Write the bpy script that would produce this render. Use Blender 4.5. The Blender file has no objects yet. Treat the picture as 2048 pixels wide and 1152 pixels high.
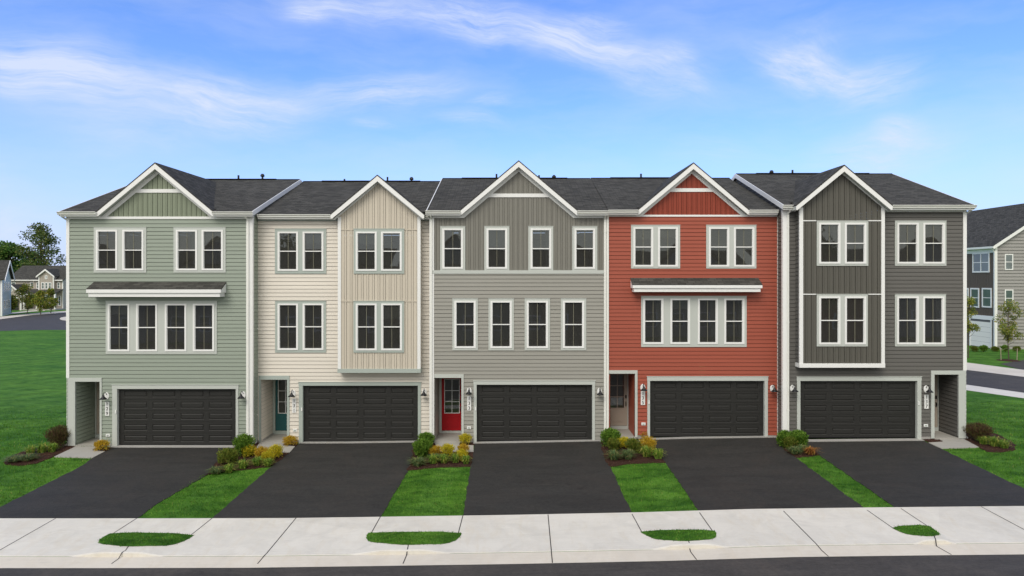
import bpy, bmesh, math, random
from mathutils import Vector, Matrix, noise
R = math.radians
random.seed(7)
scene = bpy.context.scene
col = scene.collection

# ------------------------------------------------------------------ camera, light, sky
F = 1365.0; CAMD = 28.9; CAMZ = 6.98; HOR = 555.0
cam_d = bpy.data.cameras.new('camera'); cam = bpy.data.objects.new('camera', cam_d); col.objects.link(cam)
cam.location = (0, -CAMD, CAMZ); cam.rotation_euler = (R(90), 0, 0)
cam_d.sensor_width = 36; cam_d.lens = F/2048*36; cam_d.shift_y = -(576-HOR)/2048
cam_d.clip_start = 0.1; cam_d.clip_end = 3000
scene.camera = cam
scene.cycles.max_bounces = 6; scene.cycles.diffuse_bounces = 3; scene.cycles.glossy_bounces = 2; scene.cycles.transparent_max_bounces = 6; scene.cycles.transmission_bounces = 2
scene.view_settings.view_transform = 'Standard'; scene.view_settings.look = 'None'
scene.view_settings.exposure = 0.7; scene.view_settings.gamma = 1
SUN_EL, SUN_AZ = 44, 203           # compass style azimuth (from +Y towards +X)
sd = bpy.data.lights.new('sun', 'SUN'); sd.energy = 1.15; sd.angle = R(32); sd.color = (1, .945, .86)
sun = bpy.data.objects.new('sun', sd); col.objects.link(sun)
a, e = R(SUN_AZ), R(SUN_EL)
sdir = Vector((math.sin(a)*math.cos(e), math.cos(a)*math.cos(e), math.sin(e)))
sun.rotation_euler = sdir.to_track_quat('Z', 'Y').to_euler()

W = bpy.data.worlds.new('World'); scene.world = W; W.use_nodes = True
nt = W.node_tree; N = nt.nodes; L = nt.links; N.clear()
def nn(t, **k):
    n = N.new(t)
    for a_, b_ in k.items(): setattr(n, a_, b_)
    return n
def math_(op, a_, b_=None, c_=None, clamp=False):
    n = nn('ShaderNodeMath', operation=op); n.use_clamp = clamp
    for i, v in enumerate((a_, b_, c_)):
        if v is None: continue
        if isinstance(v, (int, float)): n.inputs[i].default_value = v
        else: L.new(v, n.inputs[i])
    return n.outputs[0]
sky = nn('ShaderNodeTexSky', sky_type='NISHITA'); sky.sun_disc = False
sky.sun_elevation = e; sky.sun_rotation = a; sky.air_density = 1.0; sky.dust_density = 0.35; sky.ozone_density = 2.6; sky.altitude = 200
tc = nn('ShaderNodeTexCoord'); sp = nn('ShaderNodeSeparateXYZ'); L.new(tc.outputs['Generated'], sp.inputs[0])
az = math_('ARCTAN2', sp.outputs[0], sp.outputs[1]); el = math_('ARCSINE', sp.outputs[2])
cb = nn('ShaderNodeCombineXYZ'); L.new(az, cb.inputs[0]); L.new(el, cb.inputs[1])
wn = nn('ShaderNodeTexNoise'); wn.inputs['Scale'].default_value = 5; wn.inputs['Detail'].default_value = 4; L.new(cb.outputs[0], wn.inputs['Vector'])
vs = nn('ShaderNodeVectorMath', operation='SUBTRACT'); vs.inputs[1].default_value = (.5, .5, .5); L.new(wn.outputs['Color'], vs.inputs[0])
vm = nn('ShaderNodeVectorMath', operation='SCALE'); vm.inputs['Scale'].default_value = .07; L.new(vs.outputs[0], vm.inputs[0])
va = nn('ShaderNodeVectorMath', operation='ADD'); L.new(cb.outputs[0], va.inputs[0]); L.new(vm.outputs[0], va.inputs[1])
def azel(px, py):
    dx = (px-1024)/F; return math.atan(dx), math.atan((HOR-py)/F/math.sqrt(1+dx*dx))
# wisps of cirrus: (x0,y0,x1,y1, half width px, strength)
clouds = [(-160,90,330,175,48,.95), (240,180,640,245,46,.8), (520,215,960,165,30,.55), (60,200,430,260,60,.35),
          (520,0,860,22,34,.55), (760,5,1130,60,36,.8), (1010,40,1290,115,34,.85), (1190,100,1430,190,44,.55),
          (1500,95,1740,180,34,.75), (1660,195,1850,150,36,.65), (1560,60,1700,150,50,.3), (1600,320,1940,285,30,.5), (1740,255,1860,275,22,.45),
          (860,232,1010,252,16,.35), (1120,35,1260,52,16,.4), (1290,100,1390,120,16,.35), (930,215,1030,195,14,.35),
          (690,250,800,262,10,.3), (1300,300,1560,310,30,.22), (-60,500,140,440,60,.5), (-300,400,60,330,60,.3), (560,20,660,45,14,.4)]
tot = None
for i, (x0, y0, x1, y1, w_, s_) in enumerate(clouds):
    a0, e0 = azel(x0, y0); a1, e1 = azel(x1, y1)
    th = math.atan2(e1-e0, a1-a0); ln = math.hypot(e1-e0, a1-a0)
    mp = nn('ShaderNodeMapping', vector_type='TEXTURE')
    mp.inputs['Location'].default_value = ((a0+a1)/2, (e0+e1)/2, i*3.1*0)
    mp.inputs['Rotation'].default_value = (0, 0, th)
    mp.inputs['Scale'].default_value = (ln*.62, w_*1.55/F, 1)
    L.new(va.outputs[0], mp.inputs['Vector'])
    lg = nn('ShaderNodeVectorMath', operation='LENGTH'); L.new(mp.outputs[0], lg.inputs[0])
    mr = nn('ShaderNodeMapRange', interpolation_type='SMOOTHERSTEP')
    mr.inputs['From Min'].default_value = 1.15; mr.inputs['From Max'].default_value = 0; mr.inputs['To Min'].default_value = 0; mr.inputs['To Max'].default_value = s_*1.25
    L.new(lg.outputs['Value'], mr.inputs['Value'])
    ns = nn('ShaderNodeTexNoise', noise_dimensions='4D'); ns.inputs['W'].default_value = i*2.7
    ns.inputs['Scale'].default_value = 1.5; ns.inputs['Detail'].default_value = 5; ns.inputs['Roughness'].default_value = .72; ns.inputs['Distortion'].default_value = .3
    an = nn('ShaderNodeVectorMath', operation='MULTIPLY'); an.inputs[1].default_value = (.55+.25*(i % 3), 1.9, 1); L.new(mp.outputs[0], an.inputs[0]); L.new(an.outputs[0], ns.inputs['Vector'])
    nr = nn('ShaderNodeMapRange'); nr.inputs['From Min'].default_value = .26; nr.inputs['From Max'].default_value = .80; L.new(ns.outputs['Fac'], nr.inputs['Value'])
    m = math_('MULTIPLY', mr.outputs[0], nr.outputs[0])
    tot = m if tot is None else math_('ADD', tot, m)
# faint general cirrus veil everywhere
vmap = nn('ShaderNodeMapping'); vmap.inputs['Scale'].default_value = (2.2, 8, 1); vmap.inputs['Rotation'].default_value = (0, 0, R(-12)); L.new(va.outputs[0], vmap.inputs['Vector'])
vn = nn('ShaderNodeTexNoise'); vn.inputs['Scale'].default_value = 1.3; vn.inputs['Detail'].default_value = 7; vn.inputs['Roughness'].default_value = .6; L.new(vmap.outputs[0], vn.inputs['Vector'])
vr = nn('ShaderNodeMapRange'); vr.inputs['From Min'].default_value = .42; vr.inputs['From Max'].default_value = .8; vr.inputs['To Max'].default_value = .32; L.new(vn.outputs['Fac'], vr.inputs['Value'])
tot = math_('ADD', tot, vr.outputs[0])
# pale veil towards the horizon
hz = nn('ShaderNodeMapRange', interpolation_type='SMOOTHSTEP'); hz.inputs['From Min'].default_value = .26; hz.inputs['From Max'].default_value = -.02; hz.inputs['To Max'].default_value = .88; L.new(el, hz.inputs['Value'])
tot = math_('ADD', tot, .075)
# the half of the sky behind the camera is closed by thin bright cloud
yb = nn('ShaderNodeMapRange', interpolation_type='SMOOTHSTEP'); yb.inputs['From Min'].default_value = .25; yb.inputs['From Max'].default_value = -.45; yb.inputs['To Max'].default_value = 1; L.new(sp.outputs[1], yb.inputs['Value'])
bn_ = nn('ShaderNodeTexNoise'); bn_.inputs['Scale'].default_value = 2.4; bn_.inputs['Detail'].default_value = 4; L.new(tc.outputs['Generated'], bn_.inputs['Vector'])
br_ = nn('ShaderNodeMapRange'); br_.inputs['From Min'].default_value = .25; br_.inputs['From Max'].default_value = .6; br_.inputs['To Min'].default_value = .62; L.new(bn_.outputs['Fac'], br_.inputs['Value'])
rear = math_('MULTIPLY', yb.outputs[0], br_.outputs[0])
tot = math_('MINIMUM', tot, .85)
hs = nn('ShaderNodeHueSaturation'); hs.inputs['Saturation'].default_value = 1.12; hs.inputs['Value'].default_value = 1.5; tnt = nn('ShaderNodeVectorMath', operation='MULTIPLY'); tnt.inputs[1].default_value = (.70, .76, 1.02); L.new(sky.outputs[0], tnt.inputs[0]); L.new(tnt.outputs[0], hs.inputs['Color'])
mh = nn('ShaderNodeMix', data_type='RGBA'); L.new(hz.outputs[0], mh.inputs[0]); L.new(hs.outputs[0], mh.inputs[6]); mh.inputs[7].default_value = (3.3, 4.1, 6.6, 1)
mx = nn('ShaderNodeMix', data_type='RGBA'); L.new(tot, mx.inputs[0]); L.new(mh.outputs[2], mx.inputs[6]); mx.inputs[7].default_value = (4.9, 5.35, 6.5, 1)
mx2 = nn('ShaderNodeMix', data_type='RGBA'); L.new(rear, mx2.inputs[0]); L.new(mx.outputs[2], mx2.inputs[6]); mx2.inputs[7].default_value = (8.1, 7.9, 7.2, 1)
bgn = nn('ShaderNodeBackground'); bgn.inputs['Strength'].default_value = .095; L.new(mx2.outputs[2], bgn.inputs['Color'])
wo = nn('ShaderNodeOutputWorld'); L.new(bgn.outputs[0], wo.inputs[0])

# ------------------------------------------------------------------ materials
def S(r, g, b):
    f = lambda c: ((c/255+.055)/1.055)**2.4 if c > 10 else c/255/12.92
    return (f(r), f(g), f(b), 1)
class MatB:
    def __init__(s, name):
        s.m = bpy.data.materials.new(name); s.m.use_nodes = True; s.t = s.m.node_tree; s.p = s.t.nodes['Principled BSDF']; s.o = s.t.nodes['Material Output']
    def n(s, t, **k):
        x = s.t.nodes.new(t)
        for a_, b_ in k.items(): setattr(x, a_, b_)
        return x
    def l(s, a_, b_): s.t.links.new(a_, b_)
    def noise(s, scale, detail=4, rough=.55, vec=None, dist=0):
        x = s.n('ShaderNodeTexNoise'); x.inputs['Scale'].default_value = scale; x.inputs['Detail'].default_value = detail; x.inputs['Roughness'].default_value = rough; x.inputs['Distortion'].default_value = dist
        if vec is not None: s.l(vec, x.inputs['Vector'])
        return x.outputs['Fac']
    def mapped(s, scale, kind='Object', rot=(0, 0, 0)):
        t = s.n('ShaderNodeTexCoord'); m = s.n('ShaderNodeMapping'); m.inputs['Scale'].default_value = scale; m.inputs['Rotation'].default_value = rot; s.l(t.outputs[kind], m.inputs['Vector']); return m.outputs[0]
    def pos(s, scale=(1, 1, 1), rot=(0, 0, 0)):
        t = s.n('ShaderNodeNewGeometry'); m = s.n('ShaderNodeMapping'); m.inputs['Scale'].default_value = scale; m.inputs['Rotation'].default_value = rot; s.l(t.outputs['Position'], m.inputs['Vector']); return m.outputs[0]
    def ramp(s, fac, stops):
        r = s.n('ShaderNodeValToRGB'); s.l(fac, r.inputs[0]); el_ = r.color_ramp.elements
        while len(el_) < len(stops): el_.new(.5)
        for q, (p_, c_) in zip(el_, stops): q.position = p_; q.color = c_ if len(c_) == 4 else (*c_, 1)
        return r.outputs[0]
    def mix(s, fac, a_, b_, mode='MIX'):
        x = s.n('ShaderNodeMix', data_type='RGBA', blend_type=mode)
        for i, v in ((0, fac), (6, a_), (7, b_)):
            if isinstance(v, (int, float)): x.inputs[i].default_value = v
            elif isinstance(v, tuple): x.inputs[i].default_value = v if len(v) == 4 else (*v, 1)
            else: s.l(v, x.inputs[i])
        return x.outputs[2]
    def bump(s, h, strength=.3, dist=.01):
        b = s.n('ShaderNodeBump'); b.inputs['Strength'].default_value = strength; b.inputs['Distance'].default_value = dist; s.l(h, b.inputs['Height']); s.l(b.outputs[0], s.p.inputs['Normal'])
    def color(s, c_):
        if isinstance(c_, tuple): s.p.inputs['Base Color'].default_value = c_ if len(c_) == 4 else (*c_, 1)
        else: s.l(c_, s.p.inputs['Base Color'])
    def rough(s, v): s.p.inputs['Roughness'].default_value = v
    def spec(s, v): s.p.inputs['Specular IOR Level'].default_value = v
def sc(c, k): return (c[0]*k, c[1]*k, c[2]*k, 1)
def painted(name, c, var=.08, rough=.55, grime=.1, bumpscale=None):
    b = MatB(name)
    n1 = b.noise(.9, 5, .6, b.pos()); n2 = b.noise(14, 3, .6, b.pos((1, 1, 3)))
    c1 = b.mix(n1, sc(c, 1-var), sc(c, 1+var))
    c2 = b.mix(n2, sc(c, 1-grime), sc(c, 1+grime*.6))
    b.color(b.mix(.5, c1, c2)); b.rough(rough); b.spec(.35)
    if bumpscale: b.bump(b.noise(bumpscale, 2, .5, b.pos()), .25, .004)
    return b.m
def vinyl(name, c, horizontal=True):
    b = MatB(name)
    sc_ = (2.5, 2.5, 90) if horizontal else (90, 90, 2.5)
    grain = b.noise(1.6, 3, .6, b.pos(sc_)); n1 = b.noise(.7, 5, .6, b.pos())
    # each course a touch different, as panels come from different boxes
    st = b.noise(1, 0, .5, b.pos((.28, .28, 6.2) if horizontal else (4.6, 4.6, .1)))
    c1 = b.mix(n1, sc(c, .93), sc(c, 1.07)); c2 = b.mix(grain, sc(c, .86), sc(c, 1.1)); c3 = b.mix(st, sc(c, .86), sc(c, 1.13))
    b.color(b.mix(.45, b.mix(.5, c1, c2), c3)); b.rough(.5); b.spec(.3); b.bump(grain, .25, .003)
    return b.m
M = {}
M['green'] = vinyl('sage vinyl siding', S(145, 154, 141)); M['green_v'] = vinyl('sage vertical siding', S(130, 138, 118), False)
M['cream'] = vinyl('cream vinyl siding', S(218, 211, 199)); M['cream_v'] = vinyl('cream vertical siding', S(200, 191, 175), False)
M['grey'] = vinyl('grey vinyl siding', S(150, 148, 140)); M['grey_v'] = vinyl('taupe vertical siding', S(126, 124, 116), False)
M['red'] = vinyl('brick red vinyl siding', S(156, 80, 62)); M['red_v'] = vinyl('brick red vertical siding', S(142, 64, 46), False)
M['dark'] = vinyl('charcoal vinyl siding', S(98, 96, 92)); M['dark_v'] = vinyl('charcoal vertical siding', S(90, 88, 81), False)
M['white'] = painted('white pvc trim', (.80, .80, .78, 1), .03, .4, .04)
M['cell'] = painted('pale grey pvc casing', S(188, 192, 186), .03, .45, .04)
M['cell_c'] = painted('sage grey casing', S(168, 177, 170), .03, .45, .04)
M['gutter'] = painted('white aluminium gutter', (.78, .78, .73, 1), .04, .35, .05)
M['black'] = painted('black metal', (.012, .012, .013, 1), .1, .35, .1)
M['gdoor'] = painted('black steel garage door', (.024, .0235, .0215, 1), .12, .5, .2, 260)
M['reddoor'] = painted('red painted door', (.42, .008, .014, 1), .06, .35, .08)
M['tealdoor'] = painted('teal painted door', S(44, 92, 94), .06, .35, .08)
M['taupedoor'] = painted('taupe painted door', S(168, 156, 142), .06, .4, .08)
M['muntin'] = painted('beige glazing bar', S(132, 130, 112), .05, .4, .05)
M['chrome'] = painted('brushed metal', (.5, .5, .5, 1), .05, .25, .05); 
M['digit'] = painted('dark digits', (.03, .03, .03, 1), .05, .4, .05)
M['inside'] = painted('plaster inside', (.26, .245, .21, 1), .2, .9, .3)
M['curtain'] = painted('sheer curtain', (.22, .23, .21, 1), .15, .9, .3)
M['bluehouse'] = vinyl('pale blue siding', S(180, 190, 186)); M['bggrey'] = vinyl('far grey siding', S(168, 160, 150)); M['bgbrown'] = vinyl('brown siding', S(92, 82, 72), False)
M['bglight'] = vinyl('pale grey siding', S(156, 153, 150))
M['whitedoor'] = painted('white panel door', S(236, 232, 224), .03, .4, .04)

def glass_mat():
    b = MatB('window glass'); t = b.t
    g = b.n('ShaderNodeBsdfGlossy'); g.inputs['Roughness'].default_value = .015; g.inputs['Color'].default_value = (.85, .93, .95, 1)
    tr = b.n('ShaderNodeBsdfTransparent'); tr.inputs['Color'].default_value = (.70, .71, .68, 1)
    fr = b.n('ShaderNodeFresnel'); fr.inputs['IOR'].default_value = 1.55
    k = b.n('ShaderNodeMath', operation='MULTIPLY_ADD'); k.inputs[1].default_value = 2.3; k.inputs[2].default_value = .0; b.l(fr.outputs[0], k.inputs[0]); k.use_clamp = True
    bn = b.n('ShaderNodeBump'); bn.inputs['Strength'].default_value = .10; bn.inputs['Distance'].default_value = .02
    h = b.noise(1.1, 1, .4, b.pos()); b.l(h, bn.inputs['Height']); b.l(bn.outputs[0], g.inputs['Normal'])
    m = b.n('ShaderNodeMixShader'); b.l(k.outputs[0], m.inputs[0]); b.l(tr.outputs[0], m.inputs[1]); b.l(g.outputs[0], m.inputs[2]); df = b.n('ShaderNodeBsdfDiffuse'); df.inputs['Color'].default_value = (.105, .103, .092, 1)
    m2 = b.n('ShaderNodeMixShader'); m2.inputs[0].default_value = .30; b.l(m.outputs[0], m2.inputs[1]); b.l(df.outputs[0], m2.inputs[2]); b.l(m2.outputs[0], b.o.inputs[0])
    return b.m
M['glass'] = glass_mat()

def shingle():
    b = MatB('charcoal shingles')
    uv = b.n('ShaderNodeUVMap'); uv.uv_map = 'UVMap'
    br = b.n('ShaderNodeTexBrick'); b.l(uv.outputs[0], br.inputs['Vector'])
    br.inputs['Scale'].default_value = 1; br.inputs['Brick Width'].default_value = .32; br.inputs['Row Height'].default_value = .145; br.inputs['Mortar Size'].default_value = .007; br.inputs['Mortar Smooth'].default_value = .2
    br.inputs['Color1'].default_value = (.050, .049, .044, 1); br.inputs['Color2'].default_value = (.094, .091, .082, 1); br.inputs['Mortar'].default_value = (.010, .010, .012, 1); br.offset = .37
    g = b.noise(90, 3, .7, b.pos()); n2 = b.noise(.35, 4, .6, b.pos())
    c = b.mix(.75, br.outputs['Color'], b.mix(g, (.3, .3, .3), (1.5, 1.5, 1.5)), 'MULTIPLY')
    c = b.mix(.55, c, b.mix(n2, (.8, .8, .8), (1.2, 1.2, 1.17)), 'MULTIPLY')
    b.color(c); b.rough(.95); b.spec(.12); b.bump(br.outputs['Fac'], .4, -.01)
    return b.m
M['shingle'] = shingle()

def asphalt(name, c, dirt=(.075, .062, .055)):
    b = MatB(name)
    fine = b.noise(75, 3, .75, b.pos()); big = b.noise(.55, 6, .62, b.pos((1, 1, 1)), 1.2); str_ = b.noise(1.2, 5, .65, b.pos((.35, 1.8, 1), (0, 0, R(4))), .8)
    spk = b.ramp(b.noise(34, 2, .5, b.pos()), [(.64, (0, 0, 0)), (.76, (.8, .8, .8))])
    base = b.mix(fine, sc(c, .55), sc(c, 1.5))
    base = b.mix(b.ramp(str_, [(.38, (0, 0, 0)), (.75, (.8, .8, .8))]), base, sc(c, 1.75))
    base = b.mix(b.ramp(big, [(.48, (0, 0, 0)), (.72, (.6, .6, .6))]), base, dirt)
    dk = b.noise(1.7, 6, .7, b.pos(), 1.5)
    base = b.mix(b.ramp(dk, [(.60, (0, 0, 0)), (.70, (.5, .5, .5))]), base, sc(c, .5))
    md = b.noise(7.5, 5, .75, b.pos((1, 1.5, 1)))
    base = b.mix(.8, base, b.mix(b.ramp(md, [(.3, (0, 0, 0)), (.7, (1, 1, 1))]), (.66, .66, .66), (1.38, 1.36, 1.34)), 'MULTIPLY')
    b.color(b.mix(spk, base, sc(c, 2.8))); b.rough(.8); b.spec(.35); b.bump(fine, .6, .008)
    return b.m
M['drive'] = asphalt('fresh black asphalt', (.0225, .0215, .0195, 1), (.040, .034, .029))
M['road'] = asphalt('road asphalt', (.044, .040, .036, 1), (.085, .073, .062))

def concrete(name, c, warm=0, stain=.35):
    b = MatB(name)
    n1 = b.noise(.8, 7, .65, b.pos((1, 1, 1)), 1.5); n2 = b.noise(60, 3, .7, b.pos()); n3 = b.noise(1.3, 6, .7, b.pos((2.2, .7, 1), (0, 0, R(35))), 1.0)
    wc = (c[0]*.86, c[1]*.80, c[2]*.70, 1)
    base = b.mix(n2, sc(c, .88), sc(c, 1.08))
    base = b.mix(b.ramp(n1, [(.42, (0, 0, 0)), (.78, (stain*2, stain*2, stain*2))]), base, sc(c, .73))
    base = b.mix(b.ramp(n3, [(.50, (0, 0, 0)), (.8, (stain*2, stain*2, stain*2))]), base, wc)
    if warm: base = b.mix(warm, base, (c[0]*1.02, c[1]*.93, c[2]*.80, 1))
    sw = b.noise(3.2, 2, .5, b.pos((.3, 9, 1), (0, 0, R(60))))
    base = b.mix(.10, base, b.mix(sw, (.3, .3, .3), (1, 1, 1)))
    vo = b.n('ShaderNodeTexVoronoi'); vo.inputs['Scale'].default_value = 1; b.l(b.pos((.21, .33, 0)), vo.inputs['Vector']); se = b.n('ShaderNodeSeparateColor'); b.l(vo.outputs['Color'], se.inputs[0])
    base = b.mix(.6, base, b.mix(se.outputs[0], (.93, .93, .93), (1.05, 1.05, 1.05)), 'MULTIPLY')
    gr = b.noise(.9, 4, .6, b.pos((1.6, 5, 1), (0, 0, R(-8))), 2.0)
    base = b.mix(b.ramp(gr, [(.58, (0, 0, 0)), (.75, (.35, .35, .35))]), base, sc(c, .72))
    b.color(base); b.rough(.85); b.spec(.25); b.bump(n2, .35, .004)
    return b.m
M['conc'] = concrete('broom finished concrete', (.70, .66, .57, 1)); M['gut'] = concrete('gutter concrete', (.64, .60, .52, 1), .35, .4)
M['walk'] = concrete('walkway concrete', (.34, .33, .30, 1), .2, .3); M['found'] = concrete('foundation concrete', (.34, .33, .31, 1), .1, .4)
M['joint'] = painted('joint filler', (.035, .03, .03, 1), .2, .9, .3)

def grass_ground():
    b = MatB('lawn grass')
    g = b.n('ShaderNodeNewGeometry'); sx = b.n('ShaderNodeSeparateXYZ'); b.l(g.outputs['Position'], sx.inputs[0])
    fine = b.noise(26, 5, .8, b.pos((1, .45, 1))); mid = b.noise(2.3, 5, .65, b.pos((.6, 1.3, 1)), .8); big = b.noise(.16, 4, .6, b.pos((.7, 1.6, 1)), .6)
    # arcs of the mower
    wv = b.n('ShaderNodeTexWave', wave_type='RINGS', rings_direction='Z'); wv.inputs['Scale'].default_value = .16; wv.inputs['Distortion'].default_value = 1.6; wv.inputs['Detail'].default_value = 2; wv.inputs['Detail Scale'].default_value = .4
    mp = b.n('ShaderNodeMapping'); mp.inputs['Location'].default_value = (-14, 6, 0); b.l(g.outputs['Position'], mp.inputs['Vector']); b.l(mp.outputs[0], wv.inputs['Vector'])
    c = b.mix(fine, (.022, .085, .008), (.105, .25, .030))
    c = b.mix(b.ramp(mid, [(.35, (0, 0, 0)), (.7, (.55, .55, .55))]), c, (.095, .24, .03))
    c = b.mix(b.ramp(wv.outputs['Fac'], [(.45, (0, 0, 0)), (.62, (.32, .32, .32))]), c, (.12, .28, .05))
    c = b.mix(b.ramp(big, [(.40, (0, 0, 0)), (.60, (.6, .6, .6))]), c, (.035, .13, .016))
    g2 = b.noise(1.1, 5, .7, b.pos((.8, 1.6, 1)), 1.0)
    c = b.mix(.6, c, b.mix(b.ramp(g2, [(.36, (0, 0, 0)), (.64, (1, 1, 1))]), (.30, .42, .30), (1.75, 1.45, 1.3)), 'MULTIPLY')
    b.color(c); b.rough(.9); b.spec(.12); b.bump(fine, 1.0, .05)
    return b.m
M['lawn'] = grass_ground()

def leafy(name, stops, rough=.6, trans=.25):
    b = MatB(name); g = b.n('ShaderNodeNewGeometry')
    c = b.ramp(g.outputs['Random Per Island'], stops)
    n = b.noise(5, 3, .6, b.pos()); c = b.mix(.5, c, b.mix(n, (.55, .55, .55), (1.45, 1.45, 1.45)), 'MULTIPLY')
    b.color(c); b.rough(rough); b.spec(.25)
    tl = b.n('ShaderNodeBsdfTranslucent'); b.l(c, tl.inputs['Color'])
    m = b.n('ShaderNodeMixShader'); m.inputs[0].default_value = trans; b.l(b.p.outputs[0], m.inputs[1]); b.l(tl.outputs[0], m.inputs[2]); b.l(m.outputs[0], b.o.inputs[0])
    return b.m
def blade_mat():
    m = leafy('grass blades', [(0, (.04, .14, .012)), (.55, (.09, .26, .026)), (.93, (.15, .34, .045)), (1, (.30, .31, .10))], .7, .45)
    b = MatB.__new__(MatB); b.m = m; b.t = m.node_tree; b.p = b.t.nodes['Principled BSDF']
    src = b.p.inputs['Base Color'].links[0].from_socket
    tl = [n for n in b.t.nodes if n.type == 'BSDF_TRANSLUCENT'][0]
    g2 = b.noise(1.1, 5, .7, b.pos((.8, 1.6, 1)), 1.0)
    c = b.mix(.75, src, b.mix(b.ramp(g2, [(.36, (0, 0, 0)), (.64, (1, 1, 1))]), (.30, .42, .30), (1.75, 1.45, 1.3)), 'MULTIPLY')
    b.color(c); b.l(c, tl.inputs['Color']); return m
M['blade'] = blade_mat()
M['l_green'] = leafy('evergreen leaves', [(0, (.05, .12, .015)), (.6, (.14, .27, .03)), (1, (.28, .42, .06))], .6, .4)
M['l_olive'] = leafy('olive leaves', [(0, (.07, .11, .015)), (.6, (.17, .24, .03)), (1, (.30, .26, .05))], .6, .4)
M['l_yellow'] = leafy('golden leaves', [(0, (.22, .24, .02)), (.5, (.62, .52, .02)), (1, (.80, .68, .06))], .6, .4)
M['l_orange'] = leafy('amber leaves', [(0, (.30, .20, .02)), (.5, (.62, .38, .03)), (1, (.72, .58, .06))], .6, .4)
M['l_red'] = leafy('russet leaves', [(0, (.05, .025, .015)), (.6, (.11, .06, .03)), (.85, (.10, .13, .03)), (1, (.18, .14, .05))])
M['l_lily'] = leafy('strappy green leaves', [(0, (.07, .15, .02)), (.6, (.22, .36, .05)), (.85, (.42, .48, .08)), (1, (.60, .50, .14))], .6, .4)
M['l_sage'] = leafy('sage green leaves', [(0, (.07, .12, .05)), (.6, (.16, .25, .09)), (.85, (.30, .30, .09)), (1, (.36, .22, .12))], .6, .4)
M['l_rust'] = leafy('rust leaves', [(0, (.18, .06, .02)), (.6, (.42, .17, .04)), (1, (.50, .32, .08))])
M['l_tree'] = leafy('tree leaves', [(0, (.03, .06, .012)), (.6, (.09, .14, .028)), (1, (.20, .20, .05))])
M['l_dtree'] = leafy('dark tree leaves', [(0, (.03, .08, .015)), (.6, (.08, .17, .03)), (1, (.17, .24, .05))])
M['l_young'] = leafy('young tree leaves', [(0, (.10, .16, .02)), (.6, (.22, .27, .035)), (1, (.42, .32, .06))])
M['bark'] = painted('bark', (.10, .075, .055, 1), .3, .95, .5)
M['stake'] = painted('wooden stake', (.34, .28, .20, 1), .2, .9, .4)
def mulch_mat():
    b = MatB('shredded bark mulch'); n = b.noise(28, 5, .8, b.pos((1, 2, 1)), 1.5)
    b.color(b.ramp(n, [(.3, (.016, .009, .007)), (.5, (.065, .032, .023)), (.72, (.16, .095, .070))])); b.rough(.95); b.spec(.1); b.bump(n, 1, .05); return b.m
M['mulch'] = mulch_mat()
M['chip'] = leafy('bark chips', [(0, (.03, .012, .008)), (.6, (.10, .045, .03)), (1, (.22, .13, .09))], .9, 0)

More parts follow.
